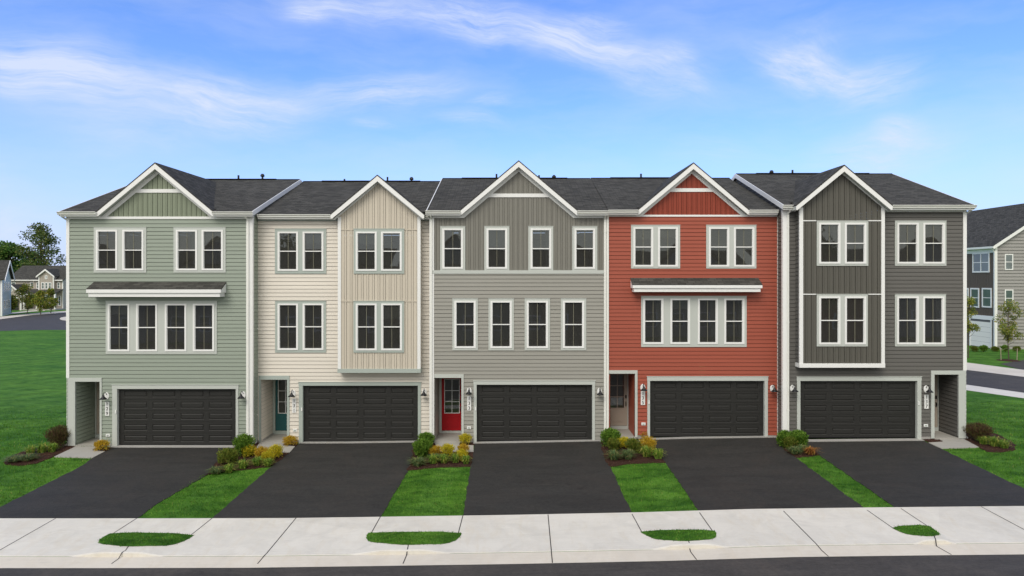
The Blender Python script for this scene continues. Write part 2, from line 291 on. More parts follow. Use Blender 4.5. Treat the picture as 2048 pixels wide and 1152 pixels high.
# ------------------------------------------------------------------ mesh helpers
class MB:
    def __init__(s): s.v = []; s.f = []; s.uv = []
    def add(s, pts, faces, uvs=None):
        o = len(s.v); s.v += [tuple(p) for p in pts]
        for i, f in enumerate(faces):
            s.f.append([o+q for q in f]); s.uv.append(uvs[i] if uvs else None)
        return s
    def quad(s, a_, b_, c_, d_, uv=None): return s.add([a_, b_, c_, d_], [(0, 1, 2, 3)], [uv] if uv else None)
    def poly(s, pts, uv=None): return s.add(pts, [tuple(range(len(pts)))], [uv] if uv else None)
    def box(s, x0, x1, y0, y1, z0, z1):
        p = [(x0, y0, z0), (x1, y0, z0), (x1, y1, z0), (x0, y1, z0), (x0, y0, z1), (x1, y0, z1), (x1, y1, z1), (x0, y1, z1)]
        return s.add(p, [(0, 3, 2, 1), (4, 5, 6, 7), (0, 1, 5, 4), (1, 2, 6, 5), (2, 3, 7, 6), (3, 0, 4, 7)])
    def prism(s, poly, y0, y1):
        """poly: (x,z) outline facing -y, extruded from y0 (front) to y1"""
        n = len(poly); p = [(x, y0, z) for x, z in poly]+[(x, y1, z) for x, z in poly]
        fs = [tuple(range(n)), tuple(range(2*n-1, n-1, -1))]
        for i in range(n): j = (i+1) % n; fs.append((i, n+i, n+j, j))
        return s.add(p, fs)
    def tube(s, pts, r, n=8, r2=None):
        pts = [Vector(p) for p in pts]; rings = []; r2 = r if r2 is None else r2
        up0 = Vector((0.3, .2, 1)).normalized()
        for i, p in enumerate(pts):
            t = (pts[min(i+1, len(pts)-1)]-pts[max(i-1, 0)]).normalized()
            ref = up0 if abs(t.dot(up0)) < .95 else Vector((1, 0, 0))
            u = t.cross(ref).normalized(); w = t.cross(u); rr = r+(r2-r)*i/max(1, len(pts)-1)
            rings.append([p+(u*math.cos(k*2*math.pi/n)+w*math.sin(k*2*math.pi/n))*rr for k in range(n)])
        v = [q for g in rings for q in g]; f = []
        for i in range(len(pts)-1):
            for k in range(n): f.append((i*n+k, i*n+(k+1) % n, (i+1)*n+(k+1) % n, (i+1)*n+k))
        f.append(tuple(range(n-1, -1, -1))); f.append(tuple((len(pts)-1)*n+k for k in range(n)))
        return s.add(v, f)
    def lathe(s, prof, c, axis='z', n=16):
        v = []; f = []
        for r_, h in prof:
            for k in range(n):
                q = (r_*math.cos(k*2*math.pi/n), r_*math.sin(k*2*math.pi/n), h)
                if axis == 'y': q = (q[0], q[2], q[1])
                v.append((c[0]+q[0], c[1]+q[1], c[2]+q[2]))
        for i in range(len(prof)-1):
            for k in range(n): f.append((i*n+k, i*n+(k+1) % n, (i+1)*n+(k+1) % n, (i+1)*n+k))
        return s.add(v, f)
    def build(s, name, mat, parent=None, smooth=False):
        me = bpy.data.meshes.new(name); me.from_pydata(s.v, [], s.f)
        if any(u for u in s.uv):
            ul = me.uv_layers.new(name='UVMap'); k = 0
            for i, f in enumerate(s.f):
                for j in range(len(f)):
                    if s.uv[i]: ul.data[k].uv = s.uv[i][j]
                    k += 1
        if smooth:
            me.polygons.foreach_set('use_smooth', [True]*len(me.polygons))
        me.materials.append(mat if not isinstance(mat, str) else M[mat]); me.update()
        o = bpy.data.objects.new(name, me); col.objects.link(o)
        if parent: o.parent = parent
        return o
def tag(o, label=None, cat=None, group=None, kind=None):
    if label: o['label'] = label
    if cat: o['category'] = cat
    if group: o['group'] = group
    if kind: o['kind'] = kind
    return o
def empty(name, loc=(0, 0, 0)):
    o = bpy.data.objects.new(name, None); o.location = (0, 0, 0); col.objects.link(o); return o
def settle(root, loc):
    """put the Empty at the thing's base, its children staying where they are"""
    v = Vector(loc); root.location = v
    for c in root.children: c.location = c.location - v

# ------------------------------------------------------------------ terrain
LX = [(-600, -.5), (-150, -.4), (-40, -.17), (-19, -.11), (-11, -.11), (-7, -.10), (-3.4, -.05), (0, 0), (4, .08), (7.5, .185), (11, .23), (15, .27), (20, .31), (45, .47), (110, .55), (600, .6)]
PY = [(-600, -.3), (-60, -.2), (-30, -.2), (-23.6, -.50), (-22.2, -.60), (-16, -.585), (-10.7, -.665), (-10.1, -.60), (-7.35, -.525), (-3.6, -.27), (-.2, 0), (0, 0), (14, 0), (1500, 0)]
def lin(t, x):
    for (a_, b_), (c_, d_) in zip(t, t[1:]):
        if x <= c_: return b_+(d_-b_)*max(0, (x-a_))/(c_-a_)
    return t[-1][1]
def G(x, y): return lin(LX, x)+lin(PY, y)
def gp(px, py):
    d = 28.0
    for _ in range(40):
        X = (px-1024)*d/F; d = F*(CAMZ-G(X, d-CAMD))/(py-HOR)
    return ((px-1024)*d/F, d-CAMD)
def sheet(name, pts, mat, lift, zf=None, parent=None, cuts=None, skirt=.0, cell=None):
    """a polygon laid on the terrain, cut where the terrain folds"""
    bm = bmesh.new(); bm.faces.new([bm.verts.new((x, y, 0)) for x, y in pts])
    xs = [p[0] for p in pts]; ys = [p[1] for p in pts]
    cx = [a_ for a_, _ in LX]; cy = [a_ for a_, _ in PY]
    if cell:
        cx += [min(xs)+cell*i for i in range(int((max(xs)-min(xs))/cell)+1)]; cy += [min(ys)+cell*i for i in range(int((max(ys)-min(ys))/cell)+1)]
    for t in cx:
        if min(xs) < t < max(xs): bmesh.ops.bisect_plane(bm, geom=bm.verts[:]+bm.edges[:]+bm.faces[:], plane_co=(t, 0, 0), plane_no=(1, 0, 0))
    for t in cy:
        if min(ys) < t < max(ys): bmesh.ops.bisect_plane(bm, geom=bm.verts[:]+bm.edges[:]+bm.faces[:], plane_co=(0, t, 0), plane_no=(0, 1, 0))
    for v in bm.verts: v.co.z = G(v.co.x, v.co.y)+lift+(zf(v.co.x, v.co.y) if zf else 0)
    if skirt:
        ed = [e_ for e_ in bm.edges if e_.is_boundary]
        r = bmesh.ops.extrude_edge_only(bm, edges=ed)
        for v in r['geom']:
            if isinstance(v, bmesh.types.BMVert): v.co.z -= skirt
    bmesh.ops.recalc_face_normals(bm, faces=bm.faces)
    me = bpy.data.meshes.new(name); bm.to_mesh(me); bm.free(); me.materials.append(M[mat])
    o = bpy.data.objects.new(name, me); col.objects.link(o); return o
def strip_px(pxs): return [gp(*p) for p in pxs]

# the ground: one sheet to the horizon
xs = sorted(set([a_ for a_, _ in LX]+[-900, 900])); ys = sorted(set([a_ for a_, _ in PY]))
mb = MB(); vv = [(x, y, G(x, y)) for y in ys for x in xs]; ff = []
for j in range(len(ys)-1):
    for i in range(len(xs)-1): ff.append((j*len(xs)+i, j*len(xs)+i+1, (j+1)*len(xs)+i+1, (j+1)*len(xs)+i))
mb.add(vv, ff); tag(mb.build('ground', 'lawn'), kind='structure')

ISL = [(-13.3, 0), (-3.35, 1), (6.3, 2), (15.2, 3)]   # centres of the four verge islands
islands_px = [
 [(225.6,1068.5),(381.8,1071.5),(366,1082),(337,1092),(293,1098),(258,1099),(222.7,1096),(206,1091),(202,1085),(206,1079)],
 [(742,1068.5),(916.5,1067),(910.6,1079),(887,1089),(855,1094),(817,1096),(776,1093.5),(746.5,1087.6),(738,1080),(739,1073)],
 [(1283.6,1065),(1425,1063.5),(1429,1070),(1425,1080),(1409,1086),(1360,1089),(1322,1083.8),(1298,1073)],
 [(1787,1057.5),(1855,1053.4),(1871,1063.5),(1876.5,1072),(1870,1078),(1844,1079),(1819.6,1073),(1798,1063.5)]]
def smooth_poly(poly, it=1):
    for _ in range(it):
        q = []
        for i in range(len(poly)):
            a_, b_ = poly[i], poly[(i+1) % len(poly)]
            q += [(a_[0]*.75+b_[0]*.25, a_[1]*.75+b_[1]*.25), (a_[0]*.25+b_[0]*.75, a_[1]*.25+b_[1]*.75)]
        poly = q
    return poly
def rough_edge(poly, amp, step, keep=lambda a, b: False):
    out = []
    for a_, b_ in zip(poly, poly[1:]+poly[:1]):
        L_ = math.hypot(b_[0]-a_[0], b_[1]-a_[1]); n = 1 if keep(a_, b_) else max(1, int(L_/step))
        for i in range(n):
            x, y = a_[0]+(b_[0]-a_[0])*i/n, a_[1]+(b_[1]-a_[1])*i/n
            if i: x += amp*noise.noise(Vector((x*3.1, y*3.1, 1)))+amp*.6*noise.noise(Vector((x*9, y*9, 7))); y += amp*noise.noise(Vector((x*3.1, y*3.1, 9)))
            out.append((x, y))
    return out
def grow(poly, k):
    cx = sum(p[0] for p in poly)/len(poly); cy = sum(p[1] for p in poly)/len(poly); return [(cx+(x-cx)*(1+(k-1)*.4), cy+(y-cy)*k) for x, y in poly]
isl_w = [smooth_poly(grow(strip_px(p), 1.20), 1) for p in islands_px]
isl_c = [(sum(q[0] for q in p)/len(p), 0) for p in isl_w]
def sstep(a_, b_, x):
    t = max(0, min(1, (x-a_)/(b_-a_))); return t*t*(3-2*t)
def bump(x, y):
    h = 0
    for (cx, _), p in zip(isl_c, isl_w):
        hw = (max(q[0] for q in p)-min(q[0] for q in p))/2
        h = max(h, .10*(1-sstep(hw*.35, hw*1.05, abs(x-cx)))*sstep(-8.6, -9.7, y))
    return h
# sidewalk and driveway aprons, one poured band with a low kerb in front of each verge island
mb = MB(); nx = 560; x0, x1 = -34, 34; ysw = [-7.35, -8.0, -8.6, -8.8, -9.0, -9.2, -9.4, -9.6, -9.8, -9.95, -10.06, -10.1]
vv = []; ff = []
for y in ysw:
    for i in range(nx+1):
        x = x0+(x1-x0)*i/nx; vv.append((x, y, G(x, y)+.012+bump(x, y)-(.02 if y == -10.1 else 0)))
for i in range(nx+1):
    x = x0+(x1-x0)*i/nx; vv.append((x, -10.115, G(x, -10.115)-.02))
rows = len(ysw)+1
for j in range(rows-1):
    for i in range(nx): ff.append(((j+1)*(nx+1)+i, (j+1)*(nx+1)+i+1, j*(nx+1)+i+1, j*(nx+1)+i))
mb.add(vv, ff); tag(mb.build('sidewalk', 'conc', smooth=False), kind='structure')
tag(sheet('gutter_pan', [(-60, -10.7), (60, -10.7), (60, -10.112), (-60, -10.112)], 'gut', .006), kind='structure')
tag(sheet('road', [(-200, -22.2), (200, -22.2), (200, -10.7), (-200, -10.7)], 'road', .004), kind='structure')
tag(sheet('far_sidewalk', [(-60, -24.0), (60, -24.0), (60, -22.2), (-60, -22.2)], 'conc', .008), kind='structure')

drives = {
 '129': [(225,894),(209,904),(184.6,917),(160,934),(52.7,989),(-40,1034),(278,1034),(322,1004),(413,951),(440,918),(468,895)],
 '131': [(600,888),(589,896),(539,936.7),(428,1034),(762.6,1032),(800,970),(817,941),(829,888)],
 '133': [(949,886),(947,905),(941,935),(926,1031),(1265,1029),(1220.5,933.4),(1211,924),(1201,886)],
 '135': [(1299,877),(1303,882),(1326,921),(1332,927),(1400,1026),(1734,1021),(1592,916),(1568,901),(1555,878)],
 '137': [(1600,880),(1614,892),(1640,912),(1794,1018),(2150,1008),(2048,978),(1882,898),(1857,887),(1842,880)]}
def fix_edges(pts):
    """pull corners at the kerb and at the doors onto their straight lines"""
    out = []
    for x, y in pts:
        if y < -7.0: y = -7.35
        out.append((x, y))
    return out
HY = {'129': -.25, '131': .35, '133': 0, '135': 0, '137': -.6}
for k, p in drives.items():
    w = fix_edges(strip_px(p)); n = len(w)
    for idx in (0, n-1): w[idx] = (w[idx][0], HY[k]-.10)
    w0 = w; w = rough_edge(w, .05, .18, lambda a, b: (a[1] < -7.3 and b[1] < -7.3) or (a[1] > -.9 and b[1] > -.9))
    tag(sheet('driveway', w, 'drive', .02, skirt=.03), kind='structure'); w = w0
    tag(sheet('garage_apron', [(w[0][0]-.05, HY[k]-.20), (w[-1][0]+.05, HY[k]-.20), (w[-1][0]+.05, HY[k]+.08), (w[0][0]-.05, HY[k]+.08)], 'found', .034, skirt=.08), kind='structure')
# joints of the concrete
joints = [[(117,1034),(0,1101),(-20,1113)],[(277,1035),(226,1068)],[(428,1034),(382,1071)],[(595,1033),(533,1108),(515,1128)],[(258,1099),(251,1109),(223,1128)],
 [(762,1032),(742,1068)],[(926,1031),(916.5,1068)],[(817,1096),(815,1107),(806,1128)],[(1096,1030),(1103,1107),(1105,1127)],[(1264,1029),(1283.6,1065)],[(1399,1026),(1425,1063)],
 [(1377,1089),(1381,1104),(1395,1122)],[(1567,1023),(1643,1101),(1662,1117)],[(1734,1021),(1787,1058)],[(1802,1018),(1855,1053)],[(1868,1079),(1873,1093),(1903,1110)],[(1962,1014),(2048,1060),(2130,1104)]]
mb = MB()
for j in joints:
    w = strip_px(j)
    for a_, b_ in zip(w, w[1:]):
        L_ = math.hypot(b_[0]-a_[0], b_[1]-a_[1]); n = max(2, int(L_/.12)); dx, dy = (b_[0]-a_[0])/L_, (b_[1]-a_[1])/L_; px_, py_ = -dy*.013, dx*.013
        for i in range(n):
            q = []
            for t in (i/n, (i+1)/n):
                x, y = a_[0]+(b_[0]-a_[0])*t, max(-10.69, min(-7.36, a_[1]+(b_[1]-a_[1])*t)); z = G(x, y)+.0165+bump(x, y) if y > -10.1 else G(x, y)+.0105
                q += [(x+px_, y+py_, z), (x-px_, y-py_, z)]
            mb.quad(q[0], q[1], q[3], q[2])
tag(mb.build('pavement_joints', 'joint'), kind='structure')
# verge islands (turf)
def inset(poly, d):
    cx = sum(p[0] for p in poly)/len(poly); cy = sum(p[1] for p in poly)/len(poly)
    return [(cx+(x-cx)*(1-d), cy+(y-cy)*(1-d)) for x, y in poly]
def smooth_poly(poly, it=1):
    for _ in range(it):
        q = []
        for i in range(len(poly)):
            a_, b_ = poly[i], poly[(i+1) % len(poly)]
            q += [(a_[0]*.75+b_[0]*.25, a_[1]*.75+b_[1]*.25), (a_[0]*.25+b_[0]*.75, a_[1]*.25+b_[1]*.75)]
        poly = q
    return poly
for p in isl_w: tag(sheet('verge', p, 'lawn', .024, zf=bump, cell=.2), kind='structure')
strips = [[(403,952),(440,946),(490,940),(539,934),(426,1035),(278,1035)], [(815,942),(850,938),(900,935),(941,934),(926,1032),(762,1033)],
          [(1220,934),(1270,928),(1331,926.5),(1400,1027),(1265,1030)], [(1592,916),(1615,914),(1639.5,911.5),(1794,1018),(1734,1022)]]

# mulch beds and walkways
beds = {
 'a': [(7,925),(13,917),(50,902),(88,895),(120,890),(138,889),(150,896),(108,914),(73,928),(38,932),(12,930)],
 'b': [(468,896),(495,889),(520,886),(524,890),(512,903),(545,906),(556,906),(578,907),(560,922),(540,934),(490,940),(440,946),(404,953),(413,951),(440,918)],
 'c': [(829,890),(846,885),(866,882),(871,887),(870,904),(915,905),(947,905),(941,934),(900,935),(850,938),(815,942),(818,935)],
 'd': [(1201,886),(1210,876),(1219,873),(1222,882),(1228,886),(1262,886),(1275,890),(1302,890),(1326,921),(1331,926),(1270,928),(1220,934),(1211,924)],
 'e': [(1555,881),(1566,872),(1592,872),(1614,892),(1639,911),(1615,914),(1592,916),(1568,901)],
 'f': [(1922,877),(1931,866),(1960,862),(1990,868),(2026,886),(2032,900),(2005,905),(1974,904),(1958,896)],
 'g': [(183,902),(196,897),(224,896),(220,899),(210,904)], 'h': [(565,892),(574,885),(598,885),(596,890),(590,894)],
 'i': [(919,891),(921,884),(947,884),(949,891)], 'j': [(1268,876),(1270,872),(1294,872),(1298,879),(1298,882),(1275,882)], 'k': [(1844,880),(1858,886),(1886,884.5),(1872,875),(1844,876)]}
def wob(x, y): return .02*noise.noise(Vector((x*3, y*3, 0)))+.045*(noise.noise(Vector((x*1.2, y*1.2, 4)))+.4)
bedw = {}
for k, p in beds.items():
    w = strip_px(p); bedw[k] = w
    w = rough_edge([(x, min(y, .34)) for x, y in w], .09, .15)
    tag(sheet('mulch_bed', w, 'mulch', .028, zf=lambda x, y: .015*noise.noise(Vector((x*4, y*4, 0))), cell=.12, skirt=.06), kind='structure')
walks = [[(108,915),(150,895),(203,895),(183,902),(210,904),(185,917)], [(521,884),(575,884),(565,892),(590,894),(579,906.5),(545,906),(510,903)],
         [(870,886),(921,884),(918,892),(947,892),(947,905),(915,905),(873,904)], [(1220,874),(1270,874),(1274,882),(1298,882),(1303,890),(1275,890),(1228,887)],
         [(1872,875),(1886,885),(1857,886.6),(1882,898),(1958,896),(1918,874)]]
for p in walks: tag(sheet('walkway', strip_px(p), 'walk', .036, skirt=.05), kind='structure')

# background roads
def plain(name, pts, mat, lift): return tag(sheet(name, pts, mat, lift), kind='structure')
plain('road', strip_px([(1900,771),(2048,790.5),(2300,815),(2300,775),(2048,751),(1900,733)]), 'road', .006)
plain('sidewalk', strip_px([(1900,776),(2048,797),(2300,824),(2300,811),(2048,786),(1900,765)]), 'conc', .012)
plain('sidewalk', strip_px([(1900,736),(2048,754),(2300,778),(2300,762),(2048,740),(1900,721)]), 'gut', .012)
plain('driveway', strip_px([(2000,728),(2048,741),(2160,752),(2160,722),(2060,718)]), 'road', .010)
plain('road', strip_px([(-400,668),(0,662),(70,660),(160,660),(260,660),(260,622),(133,624),(60,629),(0,637),(-400,655)]), 'road', .006)
plain('sidewalk', strip_px([(-400,657),(0,639),(60,631),(133,625.5),(260,623),(260,620.5),(133,622),(60,627.5),(0,634),(-400,650)]), 'gut', .05)
plain('sidewalk', strip_px([(-400,642),(0,631),(60,623.5),(90,621.5),(90,620),(60,621.5),(0,628),(-400,638)]), 'gut', .02)
plain('sidewalk', smooth_poly(strip_px([(118,638),(124,634.5),(150,633),(150,643),(124,641.5)]), 2), 'gut', .06)

# ------------------------------------------------------------------ walls
def front_xf(Yw): return lambda u, o, z: (u, Yw-o, z)
def right_xf(X): return lambda u, o, z: (X+o, u, z)
def left_xf(X): return lambda u, o, z: (X-o, -u, z)
def back_xf(Y): return lambda u, o, z: (-u, Y+o, z)
def cut_iv(a_, b_, cuts):
    iv = [(a_, b_)]
    for c0, c1 in cuts:
        nv = []
        for p, q in iv:
            if c1 <= p or c0 >= q: nv.append((p, q)); continue
            if c0 > p+1e-5: nv.append((p, c0))
            if c1 < q-1e-5: nv.append((c1, q))
        iv = nv
    return iv
def lap(mb, xf, u0, u1, z0, z1, holes=(), course=.162, depth=.026, zbase=None, top=None, slot=.018):
    """lapped siding; holes = (u0,u1,z0,z1); top(u)->z clips a gable (courses become steps under the rake trim)"""
    zb = z0 if zbase is None else zbase
    k = math.floor((z0-zb)/course); z = zb+k*course
    while z < z1-1e-6:
        za, zt = max(z, z0), min(z+course, z1)
        zs = z+course-slot
        lv = sorted(set([za, zt]+([zs] if za < zs < zt else [])+[h for H in holes for h in H[2:4] if za < h < zt]))
        yo0 = lambda q: depth*(1-.7*(q-z)/course)+.002
        for a_, b_ in zip(lv, lv[1:]):
            yo = yo0 if (a_+b_)/2 < zs else (lambda q: -.03)
            hs_ = [(H[0], H[1]) for H in holes if H[2] < (a_+b_)/2 < H[3]]
            e0, e1 = u0, u1
            if top:
                us = [u0+(u1-u0)*i/400 for i in range(401)]; ok = [u for u in us if top(u) > b_-.02]
                if not ok: continue
                e0, e1 = ok[0], ok[-1]
            for p, q in cut_iv(e0, e1, hs_):
                mb.quad(xf(p, yo(a_), a_), xf(q, yo(a_), a_), xf(q, yo(b_), b_), xf(p, yo(b_), b_))
                if abs(a_-z) < 1e-6: mb.quad(xf(p, -.03, a_), xf(q, -.03, a_), xf(q, yo(a_), a_), xf(p, yo(a_), a_))
        z += course
def batten(mb, xf, u0, u1, z0, top, holes=(), period=.205, bw=.05, depth=.018, breaks=()):
    zt = top if callable(top) else (lambda u: top)
    eds = [u0, u1]+[b for b in breaks if u0 < b < u1]+[h for H in holes for h in H[:2] if u0 < h < u1]
    k = 0; prof = []
    u = u0
    g_ = .013
    while u < u1:
        prof += [(u, min(u+bw, u1), depth), (u+bw, min(u+bw+g_, u1), -.03), (u+bw+g_, min(u+period-g_, u1), .003), (u+period-g_, min(u+period, u1), -.03)]; u += period
    for a_, b_, o in prof:
        if a_ >= u1: continue
        cuts = sorted(set([a_, b_]+[q for q in eds if a_ < q < b_]))
        for p, q in zip(cuts, cuts[1:]):
            if q-p < 1e-5: continue
            hs_ = [(H[2], H[3]) for H in holes if H[0] < (p+q)/2 < H[1]]
            tp, tq = zt(p+1e-6), zt(q-1e-6)
            for c_, d_ in cut_iv(z0, max(tp, tq), hs_):
                tl, tr = min(d_, tp), min(d_, tq)
                if max(tl, tr) <= c_: continue
                mb.quad(xf(p, o, c_), xf(q, o, c_), xf(q, o, max(tr, c_)), xf(p, o, max(tl, c_)))
                if o == depth:
                    if p == a_: mb.quad(xf(p, 0, c_), xf(p, o, c_), xf(p, o, max(tl, c_)), xf(p, 0, max(tl, c_)))
                    if q == b_: mb.quad(xf(q, o, c_), xf(q, 0, c_), xf(q, 0, max(tr, c_)), xf(q, o, max(tr, c_)))

def garage_door(house, x0, x1, z0, z1, yw, mat='gdoor', cols=4, rows=5):
    """sectional door with raised panels"""
    Y = yw+.10; mb = MB(); h = (z1-z0)/rows; w = (x1-x0)
    for r in range(rows):
        a_, b_ = z0+r*h+.004, z0+(r+1)*h-.004
        mb.quad((x0, Y+.03, b_+.004), (x1, Y+.03, b_+.004), (x1, Y+.03, b_-.004), (x0, Y+.03, b_-.004))
        xe = [x0]; zc0, zc1 = a_+h*.20, b_-h*.20; cols_x = []
        m_ = w*.042; cw = (w-m_*(cols+1))/cols
        for c in range(cols): cols_x.append((x0+m_+c*(cw+m_), x0+m_+c*(cw+m_)+cw))
        # stiles and rails
        mb.quad((x0, Y, a_), (x1, Y, a_), (x1, Y, zc0), (x0, Y, zc0)); mb.quad((x0, Y, zc1), (x1, Y, zc1), (x1, Y, b_), (x0, Y, b_))
        mb.quad((x0, Y, b_), (x1, Y, b_), (x1, Y+.03, b_+.004), (x0, Y+.03, b_+.004)); mb.quad((x0, Y+.03, a_-.004), (x1, Y+.03, a_-.004), (x1, Y, a_), (x0, Y, a_))
        pr = x0
        for (p, q) in cols_x: mb.quad((pr, Y, zc0), (p, Y, zc0), (p, Y, zc1), (pr, Y, zc1)); pr = q
        mb.quad((pr, Y, zc0), (x1, Y, zc0), (x1, Y, zc1), (pr, Y, zc1))
        for (p, q) in cols_x:
            def ring(i0, y0, i1, y1):
                A = [(p+i0, y0, zc0+i0), (q-i0, y0, zc0+i0), (q-i0, y0, zc1-i0), (p+i0, y0, zc1-i0)]; B = [(p+i1, y1, zc0+i1), (q-i1, y1, zc0+i1), (q-i1, y1, zc1-i1), (p+i1, y1, zc1-i1)]
                mb.add(A+B, [(0, 1, 5, 4), (1, 2, 6, 5), (2, 3, 7, 6), (3, 0, 4, 7)])
            ring(0, Y, .022, Y+.020); ring(.022, Y+.020, .034, Y+.020); ring(.034, Y+.020, .062, Y-.006)
            i = .062; mb.quad((p+i, Y-.006, zc0+i), (q-i, Y-.006, zc0+i), (q-i, Y-.006, zc1-i), (p+i, Y-.006, zc1-i))
    d = mb.build('garage_door', mat, house)
    s = MB(); s.box(x0, x1, Y-.01, Y+.03, z0-.03, z0+.003); s.build('bottom_seal', 'black', d)
    return d

def window(house, x0, x1, z0, z1, yf, interior=True):
    """white sash window; yf = plane of the casing front; x,z = outer edge of the white frame"""
    fw = .075; mb = MB(); Y0, Y1 = yf-.022, yf+.055
    mb.box(x0, x0+fw, Y0, Y1, z0, z1); mb.box(x1-fw, x1, Y0, Y1, z0, z1)
    mb.box(x0+fw, x1-fw, Y0, Y1, z0, z0+fw); mb.box(x0+fw, x1-fw, Y0, Y1, z1-fw*.9, z1)
    zm = (z0+z1)/2; mb.box(x0+fw, x1-fw, Y0+.018, Y1-.012, zm-.020, zm+.020)
    # inner sash lips
    for a_, b_ in ((zm+.02, z1-fw*.9), (z0+fw, zm-.02)):
        yy = Y0+.028 if a_ > zm else Y0+.036
        mb.box(x0+fw, x0+fw+.016, yy, Y1-.01, a_, b_); mb.box(x1-fw-.016, x1-fw, yy, Y1-.01, a_, b_)
    o = mb.build('window', 'white', house)
    m = MB(); xm = (x0+x1)/2
    m.box(xm-.008, xm+.008, Y1-.020, Y1-.012, z0+fw, zm-.02); m.box(xm-.009, xm+.009, Y1-.020, Y1-.012, zm+.02, z1-fw*.9)
    m.build('glazing_bar', 'muntin', o)
    p = MB(); p.quad((x0+fw+.01, Y1-.005, z0+fw-.005), (x1-fw-.01, Y1-.005, z0+fw-.005), (x1-fw-.01, Y1-.005, zm), (x0+fw+.01, Y1-.005, zm)); p.build('pane', 'glass', o)
    p = MB(); p.quad((x0+fw+.01, Y1-.005, zm), (x1-fw-.01, Y1-.005, zm), (x1-fw-.01, Y1-.005, z1-fw+.012), (x0+fw+.01, Y1-.005, z1-fw+.012)); p.build('pane', 'glass', o)
    rs = random.Random(int(x0*37+z0*11)); r_ = rs.random()
    if interior and r_ < .42:
        c = MB(); w_ = (x1-x0)*rs.uniform(.16, .34); left = rs.random() < .5; xa = x0+.05 if left else x1-.05-w_; n = 10; zt_ = z1-.05; zb_ = z0+(.02 if rs.random() < .7 else (z1-z0)*.5)
        tp = rs.uniform(.45, 1.0)
        for q in range(n):
            def pt(k, z, f):
                ww = w_*f; xx = (xa if left else xa+w_-ww)+ww*k/n; return (xx, yf+.17+.02*(k % 2), z)
            c.quad(pt(q, zb_, tp), pt(q+1, zb_, tp), pt(q+1, zt_, 1), pt(q, zt_, 1))
        c.build('curtain', 'curtain', o)
    elif interior and r_ < .56:
        c = MB(); zb_ = z1-(z1-z0)*rs.uniform(.2, .45); c.box(x0+.04, x1-.04, yf+.10, yf+.11, zb_, z1-.03); c.build('roller_blind', 'curtain', o)
    return o
def casing(house, x0, x1, z0, z1, yw, frames, mat='cell', proud=.045):
    """flat casing panel round one or more windows (openings cut out)"""
    mb = MB(); f = sorted(frames); zz0, zz1 = f[0][2], f[0][3]
    mb.box(x0, x1, yw-proud, yw+.01, z0, zz0+.01); mb.box(x0, x1, yw-proud, yw+.01, zz1-.01, z1)
    prev = x0
    for a_, b_, _, _ in f: mb.box(prev, a_+.01, yw-proud, yw+.01, zz0+.01, zz1-.01); prev = b_-.01
    mb.box(prev, x1, yw-proud, yw+.01, zz0+.01, zz1-.01)
    # drip cap and the J-channel edge
    mb.box(x0-.012, x1+.012, yw-proud-.012, yw+.01, z1, z1+.018)
    return mb.build('window_casing', mat, house)

def lamp(house, x, z, yw, mats):
    """gooseneck barn light on a white oval block"""
    b = MB(); b.lathe([(0, 0), (.095, 0), (.105, .012), (.105, .03)], (0, 0, 0), 'z', 24)
    b.v = [(x+p[0], yw-.015-(.03-p[2]), z+p[1]*1.45) for p in b.v]
    pl = b.build('wall_lamp', 'white', house)
    a_ = MB(); a_.tube([(x, yw-.03, z+.03), (x, yw-.08, z+.13), (x, yw-.15, z+.19), (x, yw-.22, z+.18), (x, yw-.255, z+.12), (x, yw-.26, z+.06)], .012, 8)
    a_.lathe([(0, -.035), (.05, -.035), (.055, -.02), (.05, -.0)], (x, yw-.005, z), 'y', 14); a_.build('lamp_arm', 'black', pl, True)
    s = MB(); s.lathe([(0, .085), (.03, .085), (.045, .05), (.055, .01), (.08, -.02), (.12, -.055), (.145, -.09), (.138, -.09), (.10, -.05), (.04, 0)], (x, yw-.26, z-.0), 'z', 20)
    s.build('lamp_shade', 'black', pl, True)
    return pl
_dig = {}
def digit_mesh(ch):
    if ch in _dig: return _dig[ch]
    c = bpy.data.curves.new('d', 'FONT'); c.body = ch; c.size = .21; c.align_x = 'CENTER'; c.align_y = 'CENTER'; c.extrude = .004
    o = bpy.data.objects.new('d', c); col.objects.link(o); bpy.context.view_layer.update()
    me = bpy.data.meshes.new_from_object(o.evaluated_get(bpy.context.evaluated_depsgraph_get())); bpy.data.objects.remove(o); me.materials.clear(); me.materials.append(M['digit'])
    _dig[ch] = me; return me
def plaque(house, num, x0, x1, z0, z1, yw):
    mb = MB(); mb.box(x0, x1, yw-.05, yw-.02, z0, z1); p = mb.build('number_plaque', 'white', house)
    for i, ch in enumerate(num):
        o = bpy.data.objects.new('digit', digit_mesh(ch)); col.objects.link(o); o.parent = p
        o.location = ((x0+x1)/2, yw-.055, z1-(z1-z0)*(i+.5)/3); o.rotation_euler = (R(90), 0, 0); o.scale = (.95, .95, 1)
